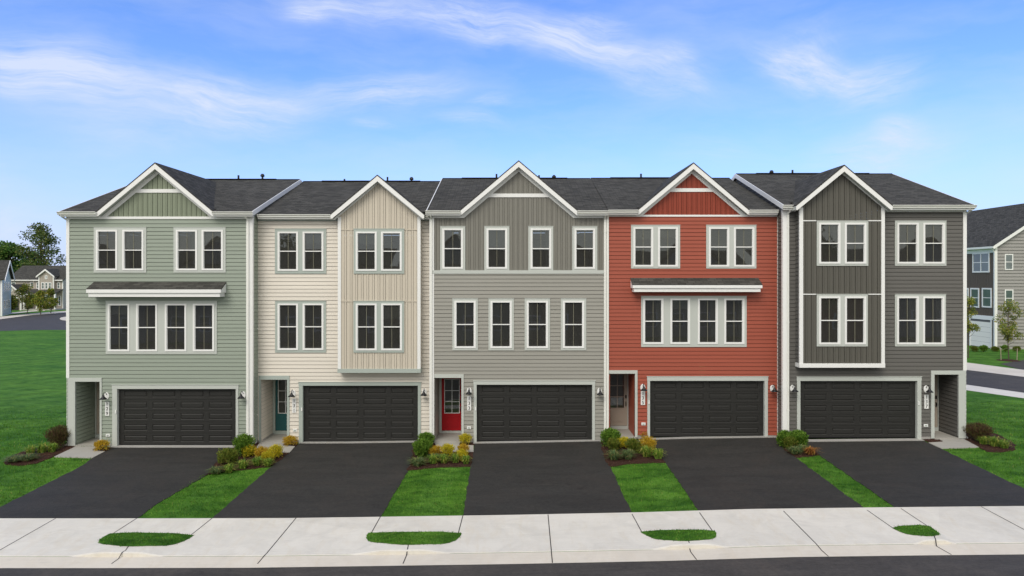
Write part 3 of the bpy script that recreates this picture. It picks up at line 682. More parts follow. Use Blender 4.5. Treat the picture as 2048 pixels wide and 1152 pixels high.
def front_door(house, x0, x1, z0, z1, Y, mat, cols=2):
    d = MB(); gx0, gx1, gz0, gz1 = x0+.14, x1-.14, z0+(z1-z0)*.33, z1-.13
    d.box(x0, x1, Y-.0, Y+.05, z0, gz0); d.box(x0, x1, Y, Y+.05, gz1, z1); d.box(x0, gx0, Y, Y+.05, gz0, gz1); d.box(gx1, x1, Y, Y+.05, gz0, gz1)
    pz0, pz1 = z0+.16, gz0-.14   # raised lower panel
    d.box(gx0+.02, gx1-.02, Y-.014, Y, pz0, pz1); d.box(gx0+.06, gx1-.06, Y-.024, Y-.014, pz0+.04, pz1-.04)
    o = d.build('front_door', mat, house)
    m = MB(); t = .028
    m.box(gx0-t, gx1+t, Y-.016, Y+.0, gz0-t, gz0); m.box(gx0-t, gx1+t, Y-.016, Y, gz1, gz1+t); m.box(gx0-t, gx0, Y-.016, Y, gz0, gz1); m.box(gx1, gx1+t, Y-.016, Y, gz0, gz1)
    for c in range(1, cols): xx = gx0+(gx1-gx0)*c/cols; m.box(xx-.012, xx+.012, Y-.012, Y+.01, gz0, gz1)
    for r in (1, 2): zz = gz0+(gz1-gz0)*r/3; m.box(gx0, gx1, Y-.0115, Y+.009, zz-.012, zz+.012)
    m.build('glazing_bars', 'white' if mat != 'taupedoor' else 'taupedoor', o)
    g = MB(); g.quad((gx0, Y+.012, gz0), (gx1, Y+.012, gz0), (gx1, Y+.012, gz1), (gx0, Y+.012, gz1)); g.build('door_glass', 'glass', o)
    k = MB(); hx = x1-.06; k.box(hx-.035, hx+.03, Y-.03, Y, z0+1.22, z0+1.36); k.box(hx-.02, hx+.015, Y-.02, Y, z0+.86, z0+1.08); k.tube([(hx, Y-.03, z0+.9), (hx-.0, Y-.065, z0+.94), (hx, Y-.065, z0+1.02), (hx, Y-.03, z0+1.06)], .011, 6); k.build('handle', 'black', o)

def roof_uv(pts, s0): return [(p[0], s) for p, s in zip(pts, s0)]
def roof_plane(mb, x0, x1, ya, za, yb, zb, th=.10):
    """shingled slab between a low line (ya,za) and a high line (yb,zb)"""
    ln = math.hypot(yb-ya, zb-za)
    mb.quad((x0, ya, za), (x1, ya, za), (x1, yb, zb), (x0, yb, zb), [(x0, 0), (x1, 0), (x1, ln), (x0, ln)])
    mb.quad((x0, ya, za-th), (x0, yb, zb-th), (x1, yb, zb-th), (x1, ya, za-th)); mb.quad((x0, ya, za-th), (x1, ya, za-th), (x1, ya, za), (x0, ya, za))
    mb.quad((x0, ya, za), (x0, yb, zb), (x0, yb, zb-th), (x0, ya, za-th)); mb.quad((x1, ya, za-th), (x1, yb, zb-th), (x1, yb, zb), (x1, ya, za))
def gable_roof(mb, xc, zp, hw, s, yf, yb, th=.05):
    """two slopes either side of xc running back from yf to yb"""
    for sg in (-1, 1):
        xe = xc+sg*hw; ze = zp-s*hw; ln = hw*math.sqrt(1+s*s)
        a_, b_, c_, d_ = (xe, yf, ze), (xe, yb, ze), (xc, yb, zp), (xc, yf, zp)
        mb.quad(a_, b_, c_, d_, [(yf, 0), (yb, 0), (yb, ln), (yf, ln)])
        a2, b2, c2, d2 = [(p[0], p[1], p[2]-th) for p in (a_, b_, c_, d_)]
        mb.quad(a_, d_, d2, a2); mb.quad(a_, a2, b2, b_); mb.quad(a2, b2, c2, d2)
def downspout(house, x, y, ztop, zbot, eave_y=None, side=0):
    mb = MB(); w = .04
    mb.box(x-w, x+w, y-.07, y-.012, zbot+.12, ztop-.30)
    if eave_y is not None:
        mb.tube([(x, y-.04, ztop-.28), (x, y-.05, ztop-.34)], .042, 6)
        mb.tube([(x+side*.05, eave_y+.02, ztop-.10), (x+side*.05, eave_y+.02, ztop-.18), (x, y-.05, ztop-.34), (x, y-.042, ztop-.44)], .038, 8)
    mb.tube([(x, y-.04, zbot+.16), (x, y-.05, zbot+.10), (x, y-.20, zbot+.05)], .038, 8)
    for zz in (zbot+1.2, (zbot+ztop)/2, ztop-.9): mb.box(x-w-.012, x+w+.012, y-.074, y-.008, zz, zz+.03)
    return mb.build('downspout', 'gutter', house)
def gutter(house, x0, x1, ye, ze):
    """K-style gutter hung on the eave at (ye,ze)"""
    pr = [(0, -.13), (-.045, -.13), (-.07, -.11), (-.07, -.075), (-.11, -.035), (-.125, -.02), (-.125, 0), (-.112, 0), (-.112, -.01), (-.01, -.01), (0, -.01)]
    n = len(pr); mb = MB(); v = [(x0, ye+a_, ze+b_) for a_, b_ in pr]+[(x1, ye+a_, ze+b_) for a_, b_ in pr]
    f = [(i, (i+1) % n, n+(i+1) % n, n+i) for i in range(n)]+[tuple(range(n-1, -1, -1)), tuple(range(n, 2*n))]
    mb.add(v, f); return mb.build('gutter', 'gutter', house)
def sub_holes(xs0, xs1, cutlist): return cut_iv(xs0, xs1, cutlist)

class House:
    def __init__(s, num, px0, px1, Yw, base, mat, matv, label, ze_py, zr, ridge_y, gutter_gap, casing_mat='cell'):
        s.num = num; s.Yw = Yw; s.D = CAMD+Yw; s.k = s.D/F; s.mat = mat; s.matv = matv; s.cm = casing_mat
        s.root = empty('townhouse'); tag(s.root, label, 'townhouse', 'row of attached townhouses')
        s.base = base; s.x0 = px0 if abs(px0) < 100 else s.X(px0); s.x1 = px1 if abs(px1) < 100 else s.X(px1)
        s.ye = Yw-.32; s.ze = CAMZ-(ze_py-HOR)*(s.D-.32)/F; s.zr = zr; s.yr = ridge_y; s.holes = []; s.gaps = gutter_gap
    def X(s, px): return (px-1024)*s.k
    def Z(s, py): return CAMZ-(py-HOR)*s.k
    def Xd(s, px, d): return (px-1024)*d/F
    def Zd(s, py, d): return CAMZ-(py-HOR)*d/F
    def wins(s, cas, frames, fy, cy, yw=None, ov=True):
        """cas=(px0,px1), frames=[(px0,px1)...], fy=(top,bottom) of frames, cy=(top,bottom) of casing"""
        yw = s.Yw if yw is None else yw; d = CAMD+yw
        fr = [(s.Xd(a_, d), s.Xd(b_, d), s.Zd(fy[1], d), s.Zd(fy[0], d)) for a_, b_ in frames]
        c = (s.Xd(cas[0], d), s.Xd(cas[1], d), s.Zd(cy[1], d), s.Zd(cy[0], d))
        for f in fr: window(s.root, f[0], f[1], f[2], f[3], yw-.045)
        casing(s.root, *c, yw, fr, s.cm)
        return [(f[0]+.04, f[1]-.04, f[2]+.04, f[3]-.04) for f in fr]
    def interiors(s):
        mb = MB(); x0, x1, y0, y1 = s.x0+.12, s.x1-.12, s.Yw+.14, s.Yw+5.0; z0 = s.base+3.15
        for a_, b_ in ((z0, z0+2.75), (z0+3.0, z0+5.7)):
            mb.quad((x0, y0, a_), (x1, y0, a_), (x1, y1, a_), (x0, y1, a_)); mb.quad((x0, y0, b_), (x0, y1, b_), (x1, y1, b_), (x1, y0, b_))
            mb.quad((x0, y1, a_), (x1, y1, a_), (x1, y1, b_), (x0, y1, b_)); mb.quad((x0, y0, a_), (x0, y1, a_), (x0, y1, b_), (x0, y0, b_)); mb.quad((x1, y0, a_), (x1, y1, a_), (x1, y1, b_), (x1, y0, b_))
            xm = x0+(x1-x0)*.52; mb.box(xm-.06, xm+.06, y0+.4, y1-.02, a_+.01, b_-.01)
        mb.build('interior_wall', 'inside', s.root)
    def shell(s, side_l=True, side_r=True, base_l=None):
        """side, rear walls and foundation"""
        yb = s.yr+(s.yr-s.ye)-.32
        mb = MB(); zt = s.ze-.15
        for X, xf, on in ((s.x1, right_xf(s.x1), side_r), (s.x0, None, side_l)):
            if not on: continue
            if xf is None: xf = left_xf(s.x0); u0, u1 = -yb, -s.Yw
            else: u0, u1 = s.Yw, yb
            lap(mb, xf, u0, u1, s.base+.12, zt, [], zbase=s.base+.12)
            sgn = 1 if X == s.x1 else -1; ym = s.yr if sgn == 1 else -s.yr
            pitch = (s.zr-s.ze)/(s.yr-s.ye)
            lap(mb, xf, u0, u1, zt, s.zr-.2, [], zbase=s.base+.12, top=lambda u: s.zr-.16-abs(u-ym)*pitch)
        mb.quad((s.x1, yb, s.base-.2), (s.x0, yb, s.base-.2), (s.x0, yb, zt), (s.x1, yb, zt))
        mb.build('side_wall', s.mat, s.root)
    def main_roof(s, over_l=.1, over_r=.1, rake_l=False, rake_r=False):
        x0, x1 = s.x0-over_l, s.x1+over_r; mb = MB(); pitch = (s.zr-s.ze)/(s.yr-s.ye)
        yj = s.Yw+.06; zj = s.ze+pitch*(yj-s.ye)
        for a_, b_ in cut_iv(x0, x1, s.gaps): roof_plane(mb, a_, b_, s.ye, s.ze, yj, zj)
        ln0 = math.hypot(yj-s.ye, zj-s.ze); ln = math.hypot(s.yr-s.ye, s.zr-s.ze)
        th = .10
        mb.quad((x0, yj, zj), (x1, yj, zj), (x1, s.yr, s.zr), (x0, s.yr, s.zr), [(x0, ln0), (x1, ln0), (x1, ln), (x0, ln)])
        mb.quad((x0, yj, zj-th), (x0, s.yr, s.zr-th), (x1, s.yr, s.zr-th), (x1, yj, zj-th))
        for X in (x0, x1): mb.quad((X, yj, zj), (X, s.yr, s.zr), (X, s.yr, s.zr-th), (X, yj, zj-th))
        ybk = s.yr+(s.yr-s.ye)
        mb2 = MB(); roof_plane(mb2, x0, x1, -ybk, s.ze, -s.yr, s.zr)
        o2 = len(mb.v); mb.v += [(-p[0]+x0+x1, -p[1], p[2]) for p in mb2.v]; mb.f += [[o2+i for i in f] for f in mb2.f]; mb.uv += mb2.uv
        o = mb.build('roof', 'shingle', s.root)
        # ridge cap and ridge vent
        rc = MB(); rc.tube([(x0+.02, s.yr, s.zr-.03), (x1-.02, s.yr, s.zr-.03)], .06, 6); rc.box(x0+1.0, x1-1.2, s.yr-.13, s.yr+.13, s.zr-.03, s.zr+.035); rc.build('ridge_vent', 'shingle', o)
        # eaves: fascia, soffit, gutter
        for a_, b_ in cut_iv(x0, x1, s.gaps):
            e_ = MB(); e_.box(a_, b_, s.ye+.005, s.ye+.03, s.ze-.20, s.ze-.02); e_.box(a_, b_, s.ye+.03, s.Yw-.03, s.ze-.20, s.ze-.18); e_.build('fascia', 'white', s.root)
            gutter(s.root, a_-(.06 if a_ == x0 and rake_l else -.0), b_+(.06 if b_ == x1 and rake_r else 0), s.ye, s.ze-.012)
        # rake boards on open ends
        for X, on, sg in ((x0, rake_l, -1), (x1, rake_r, 1)):
            if not on: continue
            r = MB()
            for y_a, y_b in ((s.ye, s.yr), (2*s.yr-s.ye, s.yr)):
                p = [(y_a, s.ze+.012), (y_b, s.zr+.012), (y_b, s.zr-.19), (y_a, s.ze-.19)]
                xa, xb = X+sg*.002, X+sg*.035
                v = [(xa, y, z) for y, z in p]+[(xb, y, z) for y, z in p]
                r.add(v, [(0, 1, 2, 3), (7, 6, 5, 4), (0, 4, 5, 1), (1, 5, 6, 2), (2, 6, 7, 3), (3, 7, 4, 0)])
            r.build('rake_board', 'white', s.root)
    def gable(s, pk, pyk, hw_px, yw, pitch=.835, collar=None, base_py=None, mode='band'):
        """street gable: peak px/py measured on the rake plane; yw plane of the gable wall"""
        yf = yw-.30; d = CAMD+yf; xc = s.Xd(pk, d); zp = s.Zd(pyk, d); hw = hw_px*d/F
        s.gx, s.gz, s.gs = xc, zp, pitch
        rp = (s.zr-s.ze)/(s.yr-s.ye); yb = s.ye+(zp-s.ze)/rp+.1
        mb = MB(); gable_roof(mb, xc, zp, hw, pitch, yf-.02, yb); o = mb.build('gable_roof', 'shingle', s.root)
        # rake boards and soffit
        r = MB(); so = MB(); zl = zp-pitch*hw
        for sg in (-1, 1):
            xe = xc+sg*hw
            p = [(xc, zp-.045), (xe, zl-.045), (xe, zl-.19), (xe-sg*.05, zl-.215), (xc, zp-.28)]
            if sg == -1: p = p[::-1]
            r.prism(p, yf-.012, yf+.02)
            so.quad((xc, yf, zp-.25), (xe, yf, zl-.20), (xe, yw+.02, zl-.20), (xc, yw+.02, zp-.25))
            so.quad((xe, yf, zl-.05), (xe, yw+.3, zl-.05), (xe, yw+.3, zl-.2), (xe, yf, zl-.2))
        r.build('rake_board', 'white', s.root); so.build('soffit', 'cell', s.root)
        return xc, zp, hw
    def rake_frieze(s, xc, zp, yw, hw, z_low, w=.20, proud=.035, collar=None):
        r = MB()
        for sg in (-1, 1):
            zt = zp-.235; xa = min(hw, (zt-z_low)/s.gs); xb = (zt-w-z_low)/s.gs
            p = [(xc, zt), (xc+sg*xa, zt-s.gs*xa), (xc+sg*min(xb, xa), zt-w-s.gs*min(xb, xa)), (xc, zt-w)]
            if sg == -1: p = p[::-1]
            r.prism(p, yw-proud, yw+.01)
        if collar:
            za, zb = collar; zt = zp-.235-w
            xa = (zt-za)/s.gs+.03; xb = (zt-zb)/s.gs+.03
            r.prism([(xc-xa, za), (xc+xa, za), (xc+xb, zb), (xc-xb, zb)], yw-proud-.003, yw+.008)
        return r.build('gable_trim', 'white', s.root)
    def corner(s, x0, x1, z0, z1, proud=.04, side=0, ret=.10, mat='white', yw=None):
        yw = s.Yw if yw is None else yw
        mb = MB(); mb.box(x0, x1, yw-proud, yw+.005, z0, z1)
        if side == 1: mb.box(x1-.005, x1+.03, yw-proud+.002, yw+ret, z0, z1-.002)
        if side == -1: mb.box(x0-.03, x0+.005, yw-proud+.002, yw+ret, z0, z1-.002)
        return mb.build('corner_board', mat, s.root)
    def board(s, name, x0, x1, z0, z1, proud=.04, mat='white', yw=None):
        yw = s.Yw if yw is None else yw
        mb = MB(); mb.box(x0, x1, yw-proud, yw+.006, z0, z1); return mb.build(name, mat, s.root)
    def garage(s, ox, oy, tx, ty):
        x0, x1, zt = s.X(ox[0]), s.X(ox[1]), s.Z(oy); zb = s.base+.035
        garage_door(s.root, x0, x1, zb+.03, zt, s.Yw)
        mb = MB(); t0, t1, tt = s.X(tx[0]), s.X(tx[1]), s.Z(ty); p = .045
        mb.box(t0, x0, s.Yw-p, s.Yw+.10, zb-.03, zt); mb.box(x1, t1, s.Yw-p, s.Yw+.10, zb-.03, zt); mb.box(t0-.01, t1+.01, s.Yw-p-.004, s.Yw+.10, zt, tt)
        mb.box(t0-.03, t1+.03, s.Yw-p-.02, s.Yw+.01, tt, tt+.02)
        mb.build('garage_casing', s.cm, s.root)
        s.holes.append((x0-.02, x1+.02, s.base-.3, zt+.02))
    def recess(s, opx, opy, depth, door, mat, trim_l, trim_r, dz=.16, cols=2, tops=None):
        """entry recess: opening px range, ceiling py, door x-range in metres"""
        x0, x1, zt = s.X(opx[0]), s.X(opx[1]), s.Z(opy); Yb = s.Yw+depth; zf = s.base+.06
        s.holes.append((x0-.0, x1+.0, s.base-.3, zt))
        mb = MB(); lap(mb, right_xf(x0), s.Yw+.002, Yb, zf, zt+.02, zbase=s.base+.12); lap(mb, left_xf(x1), -Yb, -s.Yw-.002, zf, zt+.02, zbase=s.base+.12); lap(mb, front_xf(Yb), x0, x1, zf, zt+.02, [(door[0]-.02, door[1]+.02, zf-1, zf+dz+2.44)], zbase=s.base+.12)
        mb.build('porch_wall', s.mat, s.root)
        c = MB(); c.box(x0, x1, s.Yw+.01, Yb, zt, zt+.03); c.build('porch_ceiling', 'white', s.root)
        fl = MB(); fl.box(x0-.02, x1+.02, s.Yw-.06, Yb+.05, s.base-.2, zf); fl.build('porch_floor', 'walk', s.root)
        d0, d1 = door; z0 = zf+dz
        if z0+2.36 > zt-.05: top = zt+.3
        front_door(s.root, d0, d1, z0, z0+2.40, Yb-.01, mat, cols)
        t = MB(); t.box(max(d0-.11, x0+.03), d0-.004, Yb-.06, Yb+.01, zf, min(z0+2.5, zt)); t.box(d1+.004, min(d1+.11, x1-.03), Yb-.06, Yb+.01, zf, min(z0+2.5, zt)); t.box(d0-.004, d1+.004, Yb-.055, Yb+.01, zf, z0-.012)
        if zt > z0+2.42: t.box(d0-.004, d1+.004, Yb-.055, Yb+.01, z0+2.412, zt)
        t.build('door_casing', s.cm, s.root)
        # back of the hall behind the door so that its glass is not see-through
        h = MB(); h.box(x0, x1, Yb+1.8, Yb+1.9, zf, zt+.4); h.box(x0-.1, x0, Yb+.1, Yb+1.8, zf, zt+.4); h.box(x1, x1+.1, Yb+.1, Yb+1.8, zf, zt+.4); h.build('hall_wall', 'inside', s.root)
        return x0, x1, zt
    def entry_trim(s, px0, px1, py_top, ox0, ox1, oy, post_l=True, post_r=True):
        x0, x1, zt = s.X(px0), s.X(px1), s.Z(py_top); a_, b_, zo = s.X(ox0), s.X(ox1), s.Z(oy); mb = MB(); p = .05; zb = s.base+.04
        mb.box(x0, x1, s.Yw-p-.004, s.Yw+.06, zo, zt)
        if post_l: mb.box(x0, a_, s.Yw-p, s.Yw+.06, zb, zo)
        if post_r: mb.box(b_, x1, s.Yw-p, s.Yw+.06, zb, zo)
        mb.build('entry_casing', s.cm, s.root)
    def small(s, px, py):
        x, z = s.X(px), s.Z(py); mb = MB(); mb.box(x-.085, x+.085, s.Yw-.055, s.Yw-.01, z-.055, z+.055); o = mb.build('outlet_block', 'white', s.root)
        m = MB(); m.box(x-.045, x+.045, s.Yw-.064, s.Yw-.05, z-.03, z+.022); m.build('outlet_cover', 'cell_c', o)
    def keypad(s, px, py):
        x, z = s.X(px), s.Z(py); mb = MB(); mb.box(x-.025, x+.025, s.Yw-.075, s.Yw-.04, z-.07, z+.07); mb.build('keypad', 'white', s.root)
    def foundation(s):
        mb = MB()
        for a_, b_ in cut_iv(s.x0, s.x1, [(h[0], h[1]) for h in s.holes if h[2] < s.base]): mb.box(a_, b_, s.Yw-.012, s.Yw+.25, s.base-.45, s.base+.13)
        mb.box(s.x0+.02, s.x0+.2, s.Yw+.26, s.yr*2-s.Yw-.2, s.base-.45, s.base+.12); mb.box(s.x1-.2, s.x1-.02, s.Yw+.26, s.yr*2-s.Yw-.2, s.base-.45, s.base+.12)
        mb.build('foundation', 'found', s.root)
    def vents(s, lst):
        for px, py, cap in lst:
            d = CAMD+s.yr+.5; x, z = s.Xd(px, d), s.Zd(py, d); mb = MB()
            mb.tube([(x, s.yr+.5, s.zr-.4), (x, s.yr+.5, z)], .05, 8)
            if cap: mb.lathe([(0, .06), (.05, .06), (.10, .0), (.11, -.04), (.10, -.09), (.05, -.10)], (x, s.yr+.5, z-.05), 'z', 10)
            mb.build('vent_pipe', 'black', s.root)
    def pent(s, px0, px1, py_t, py_b, py_f, fy1, proj=.52):
        """small shed roof over windows"""
        x0, x1 = s.X(px0), s.X(px1); zt = s.Z(py_t); df = s.D-proj; zb = s.Zd(py_b, df); zf0 = s.Zd(fy1, df)
        mb = MB(); roof_plane(mb, x0, x1, s.Yw-proj, zb, s.Yw+.01, zt, .05); o = mb.build('pent_roof', 'shingle', s.root)
        f = MB(); y0, y1 = s.Yw-proj, s.Yw
        zm = s.Zd(py_f, df)
        f.box(x0+.01, x1-.01, y0-.022, y0+.03, zm, zb-.03); f.box(x0+.07, x1-.07, y0+.03, y1-.003, zf0, zm+.04)
        for X in (x0+.01, x1-.045):
            p = [(y0+.03, zm), (y1-.005, zm), (y1-.005, zt-.055), (y0+.03, zb-.05)]; v = [(X, a_, b_) for a_, b_ in p]+[(X+.035, a_, b_) for a_, b_ in p]
            f.add(v, [(0, 1, 2, 3), (7, 6, 5, 4), (0, 4, 5, 1), (1, 5, 6, 2), (2, 6, 7, 3), (3, 7, 4, 0)])
        f.build('pent_fascia', 'white', o)
    def done(s): settle(s.root, ((s.x0+s.x1)/2, s.Yw, s.base))

XB = [-18.66, -10.90, -3.46, 4.02, 11.24, 18.80]     # party lines
# ---- 129, sage green
h = House('129', XB[0], XB[1], -.25, -.11, 'green', 'green_v', 'sage green townhouse numbered 129 with white gable, leftmost of the row', 423, 11.97, 5.9, [])
d = h.D
xc, zp, hw = h.gable(310, 324.6, 117, h.Yw); h.gaps = [(xc-hw+.02, xc+hw-.02)]
hl = h.wins((188.6, 293.4), [(193.5, 236), (246, 288.4)], (460, 540.7), (455, 545.3)); hl += h.wins((348, 452), [(353, 395.4), (404.4, 447)], (460, 540.7), (455, 545.3))
hl += h.wins((212.5, 434.5), [(217, 260.3), (273.6, 315.8), (331, 374), (387, 429.5)], (607.4, 702.4), (602.4, 707.7)); h.holes += hl
h.garage((235.2, 472.3), 777.5, (225.5, 477.3), 770); h.recess((151.4, 200.7), 763, 1.35, (-18.24, -17.34), 'taupedoor', 0, 0)
h.entry_trim(137.3, 204.6, 755.5, 151.4, 200.7, 763)
zfr = h.Z(438); mb = MB(); lap(mb, front_xf(h.Yw), h.x0, h.x1, h.base+.12, zfr+.03, h.holes, zbase=h.base+.12); mb.build('siding', 'green', h.root)
h.board('frieze_board', h.x0+.005, h.x1-.005, zfr, h.ze-.185)
cz = (h.Z(385.5), h.Z(378.4)); h.rake_frieze(xc, zp, h.Yw, hw, h.ze-.185, collar=cz)
mb = MB(); tp = lambda u: zp-.30-h.gs*abs(u-xc); batten(mb, front_xf(h.Yw), xc-hw*.97, xc+hw*.97, h.ze-.2, tp, breaks=(xc,)); mb.build('gable_siding', 'green_v', h.root)
h.corner(h.x0-.002, h.X(139.7), h.Z(755.5)+.003, h.ze-.2, .042, -1); h.corner(h.X(493), h.x1+.002, h.base+.05, h.ze-.21, .042, 1)
h.pent(187.8, 453, 563.4, 577.5, 585.8, 593.8)
lamp(h.root, h.X(214), h.Z(792), h.Yw, None); lamp(h.root, h.X(487), h.Z(790), h.Yw, None); plaque(h.root, '129', h.X(211.5), h.X(219.5), h.Z(831), h.Z(803.5), h.Yw)
h.small(217, 870); h.keypad(233, 823); h.main_roof(.12, .10, True, True); h.shell(); h.interiors(); h.foundation()
downspout(h.root, h.x0-.08, h.Yw+.2, h.ze, h.base, h.ye, 0); downspout(h.root, h.X(497), h.Yw-.03, h.ze, h.base, h.ye, -1)
h.vents([(477, 350.5, 0), (525, 348, 1)]); h.done()

# ---- 131, cream with bay
h = House('131', XB[1], XB[2], .35, -.11, 'cream', 'cream_v', 'cream townhouse numbered 131 with a tall gabled bay over the garage', 428.5, 11.93, 6.3, [], 'cell_c')
yb_ = h.Yw-.42; db = CAMD+yb_
xc, zp, hw = h.gable(754.7, 349.2, 93.5, yb_, .835); h.gaps = [(xc-hw+.02, xc+hw-.02)]
bx0, bx1 = h.Xd(677.5, db), h.Xd(839.7, db); bz0 = h.Zd(745.5, db)
hl = h.wins((550.5, 653), [(556, 597), (606, 647.7)], (463.4, 541.7), (458, 547.3)); hl += h.wins((551, 652.5), [(556, 597), (606, 647.8)], (607, 699.8), (602.5, 705))
bh = h.wins((707.8, 808.6), [(712, 754), (762.5, 804)], (463.4, 541.7), (458, 547.3), yb_); bh += h.wins((707.3, 808.3), [(712, 754), (762.8, 804.4)], (607, 700.5), (602.5, 705), yb_)
h.holes += hl+[(bx0+.1, bx1-.1, bz0+.1, 20)]
h.garage((606, 836), 771, (598.3, 842), 764.4); h.recess((521.6, 574.7), 759, 1.42, (-10.62, -9.72), 'tealdoor', 0, 0)
h.entry_trim(519.8, 579.4, 751, 521.6, 574.7, 759)
zfr = h.Z(442); mb = MB(); lap(mb, front_xf(h.Yw), h.x0, h.x1, h.base+.12, zfr+.03, h.holes, zbase=h.base+.12); mb.build('siding', 'cream', h.root)
for a_, b_ in cut_iv(h.x0+.005, h.x1-.005, [(bx0, bx1)]): h.board('frieze_board', a_, b_, zfr, h.ze-.185, mat='cell_c')
mb = MB(); tp = lambda u: zp-.30-h.gs*abs(u-xc); batten(mb, front_xf(yb_), bx0+.02, bx1-.02, bz0+.05, tp, bh, breaks=(xc,), period=.235, bw=.07); mb.build('bay_front', 'cream_v', h.root)
mb = MB(); lap(mb, right_xf(bx1), yb_, h.Yw+.02, bz0+.05, h.ze+.1); lap(mb, left_xf(bx0), -h.Yw-.02, -yb_, bz0+.05, h.ze+.1); mb.box(bx0, bx1, yb_+.01, h.Yw+.02, bz0-.01, bz0+.04); mb.build('bay_side', 'cream', h.root)
h.rake_frieze(xc, zp, yb_, hw, h.ze-.24, w=.09)
h.corner(bx0-.002, h.Xd(682.3, db), bz0+.17, h.ze-.13, .04, -1, .03, 'white', yb_); h.corner(h.Xd(834.9, db), bx1+.002, bz0+.17, h.ze-.13, .04, 1, .03, 'white', yb_)
mb = MB(); mb.box(bx0-.04, bx1+.04, yb_-.05, h.Yw, bz0, bz0+.17); mb.build('bay_base_board', 'cell_c', h.root)
for py in (459.8, 602.8):
    z = h.Zd(py, db)
    for a_, b_ in cut_iv(bx0+.1, bx1-.1, [(h.Xd(707, db), h.Xd(809, db))]): h.board('band_strip', a_, b_, z-.012, z+.014, .03, 'cream_v', yb_)
lamp(h.root, h.X(587), h.Z(787), h.Yw, None); lamp(h.root, h.X(849), h.Z(784.5), h.Yw, None); plaque(h.root, '131', h.X(585), h.X(592.6), h.Z(825), h.Z(797), h.Yw)
h.small(590.5, 860); h.keypad(604.5, 818); h.main_roof(-.12, -.06, False, False); h.shell(False, False); h.interiors(); h.foundation()
downspout(h.root, h.X(514), h.Yw-.02, h.ze, h.base, h.ye, -1)
h.corner(h.X(518.2), h.X(519.7), h.base+.1, h.Z(751), .03, 0, .1, 'cell_c')
h.vents([(689, 358, 0), (775, 354, 0), (823, 354.5, 1)]); h.done()

# ---- 133, grey with full-width taupe gable storey
h = House('133', XB[2], XB[3], 0, 0, 'grey', 'grey_v', 'grey townhouse numbered 133 with red front door, middle of the row', 421, 12.04, 6.0, [])
xc, zp, hw = h.gable(1037.4, 320.5, 117.5, h.Yw, .845); h.gaps = [(xc-hw+.02, xc+hw-.02)]
up = []; lo = []
for a_, b_, c_, e_ in ((880.6, 930.7, 885, 926.3), (968.8, 1018.7, 973, 1014.5), (1056.6, 1106.4, 1061, 1102.5), (1144.3, 1194.4, 1148.7, 1190)): up += h.wins((a_, b_), [(c_, e_)], (457.2, 537.6), (453, 540.6))
for a_ in (905, 977, 1049.3, 1121.6): lo += h.wins((a_, a_+50.7), [(a_+4, a_+46.7)], (601.8, 696), (597.2, 700.3))
h.garage((953.3, 1184.4), 769, (947.4, 1189.7), 761.5); h.holes += lo; h.recess((869.4, 923), 755.4, 1.55, (-3.13, -2.22), 'reddoor', 0, 0, .10)
h.entry_trim(868.8, 927.6, 748, 869.6, 923, 755.4, False, True)
zb1, zb2 = h.Z(547.5), h.Z(540.6); mb = MB(); lap(mb, front_xf(h.Yw), h.x0, h.x1, h.base+.12, zb1+.05, h.holes, zbase=h.base+.12); mb.build('siding', 'grey', h.root)
h.board('band_board', h.x0+.1, h.x1-.1, zb1, zb2, .05, 'cell')
zfr = h.Z(436); tp = lambda u: max(h.ze-.15, zp-.30-h.gs*abs(u-xc)); br = (zp-.30-(h.ze-.15))/h.gs
mb = MB(); batten(mb, front_xf(h.Yw), h.x0, h.x1, zb2-.03, tp, up, breaks=(xc, xc-br, xc+br)); mb.build('upper_siding', 'grey_v', h.root)
h.rake_frieze(xc, zp, h.Yw, hw+.2, zfr-.0, w=.20, collar=(h.Z(394.6), h.Z(387.3)))
xi = (zp-.235-.20-zfr)/h.gs
for a_, b_ in ((h.x0+.005, xc-xi-.02), (xc+xi+.02, h.x1-.005)): h.board('frieze_board', a_, b_, zfr, h.ze-.185, .038)
h.corner(h.x0-.002, h.X(868.3), h.base+.05, h.ze-.21, .042, -1); h.corner(h.X(1207.5), h.x1-.004, h.base+.05, h.ze-.21, .043)
lamp(h.root, h.X(938.5), h.Z(782), h.Yw, None); lamp(h.root, h.X(1199), h.Z(783), h.Yw, None); plaque(h.root, '133', h.X(934.5), h.X(942.5), h.Z(820.5), h.Z(792.5), h.Yw)
h.small(938, 855); h.keypad(951.5, 817); h.main_roof(.10, 0, True, False); h.shell(True, False); h.interiors(); h.foundation()
downspout(h.root, h.X(862.5), h.Yw-.03, h.ze, h.base, h.ye, 0); downspout(h.root, h.X(1209.5), h.Yw-.03, h.ze, h.base+.1, h.ye, 0)
h.vents([(993, 348, 0), (1078, 350.5, 0), (1108, 350.5, 1)]); h.done()

# ---- 135, brick red
h = House('135', XB[3], XB[4], 0, .185, 'red', 'red_v', 'brick red townhouse numbered 135 with a pent roof over four windows', 419.5, 12.06, 6.02, [])
xc, zp, hw = h.gable(1387, 324.6, 111.5, h.Yw, .845); h.gaps = [(xc-hw+.02, xc+hw-.02)]
h.holes += h.wins((1261.8, 1359.8), [(1266.3, 1306), (1315.5, 1355.3)], (454.8, 533.4), (450.5, 537)); h.holes += h.wins((1412, 1512), [(1417, 1457.8), (1467, 1508)], (454.8, 533.4), (450.5, 537))
h.holes += h.wins((1282, 1492.6), [(1285.8, 1326.4), (1340, 1379.5), (1395, 1435), (1447.7, 1488)], (597, 687.8), (592.5, 693.7))
h.garage((1299.7, 1528.5), 761.3, (1294.4, 1535), 753); h.recess((1219.5, 1269.7), 747, 1.50, (4.24, 5.13), 'taupedoor', 0, 0, .14)
h.entry_trim(1217.6, 1274.6, 740.3, 1219.5, 1269.7, 747, False, True)
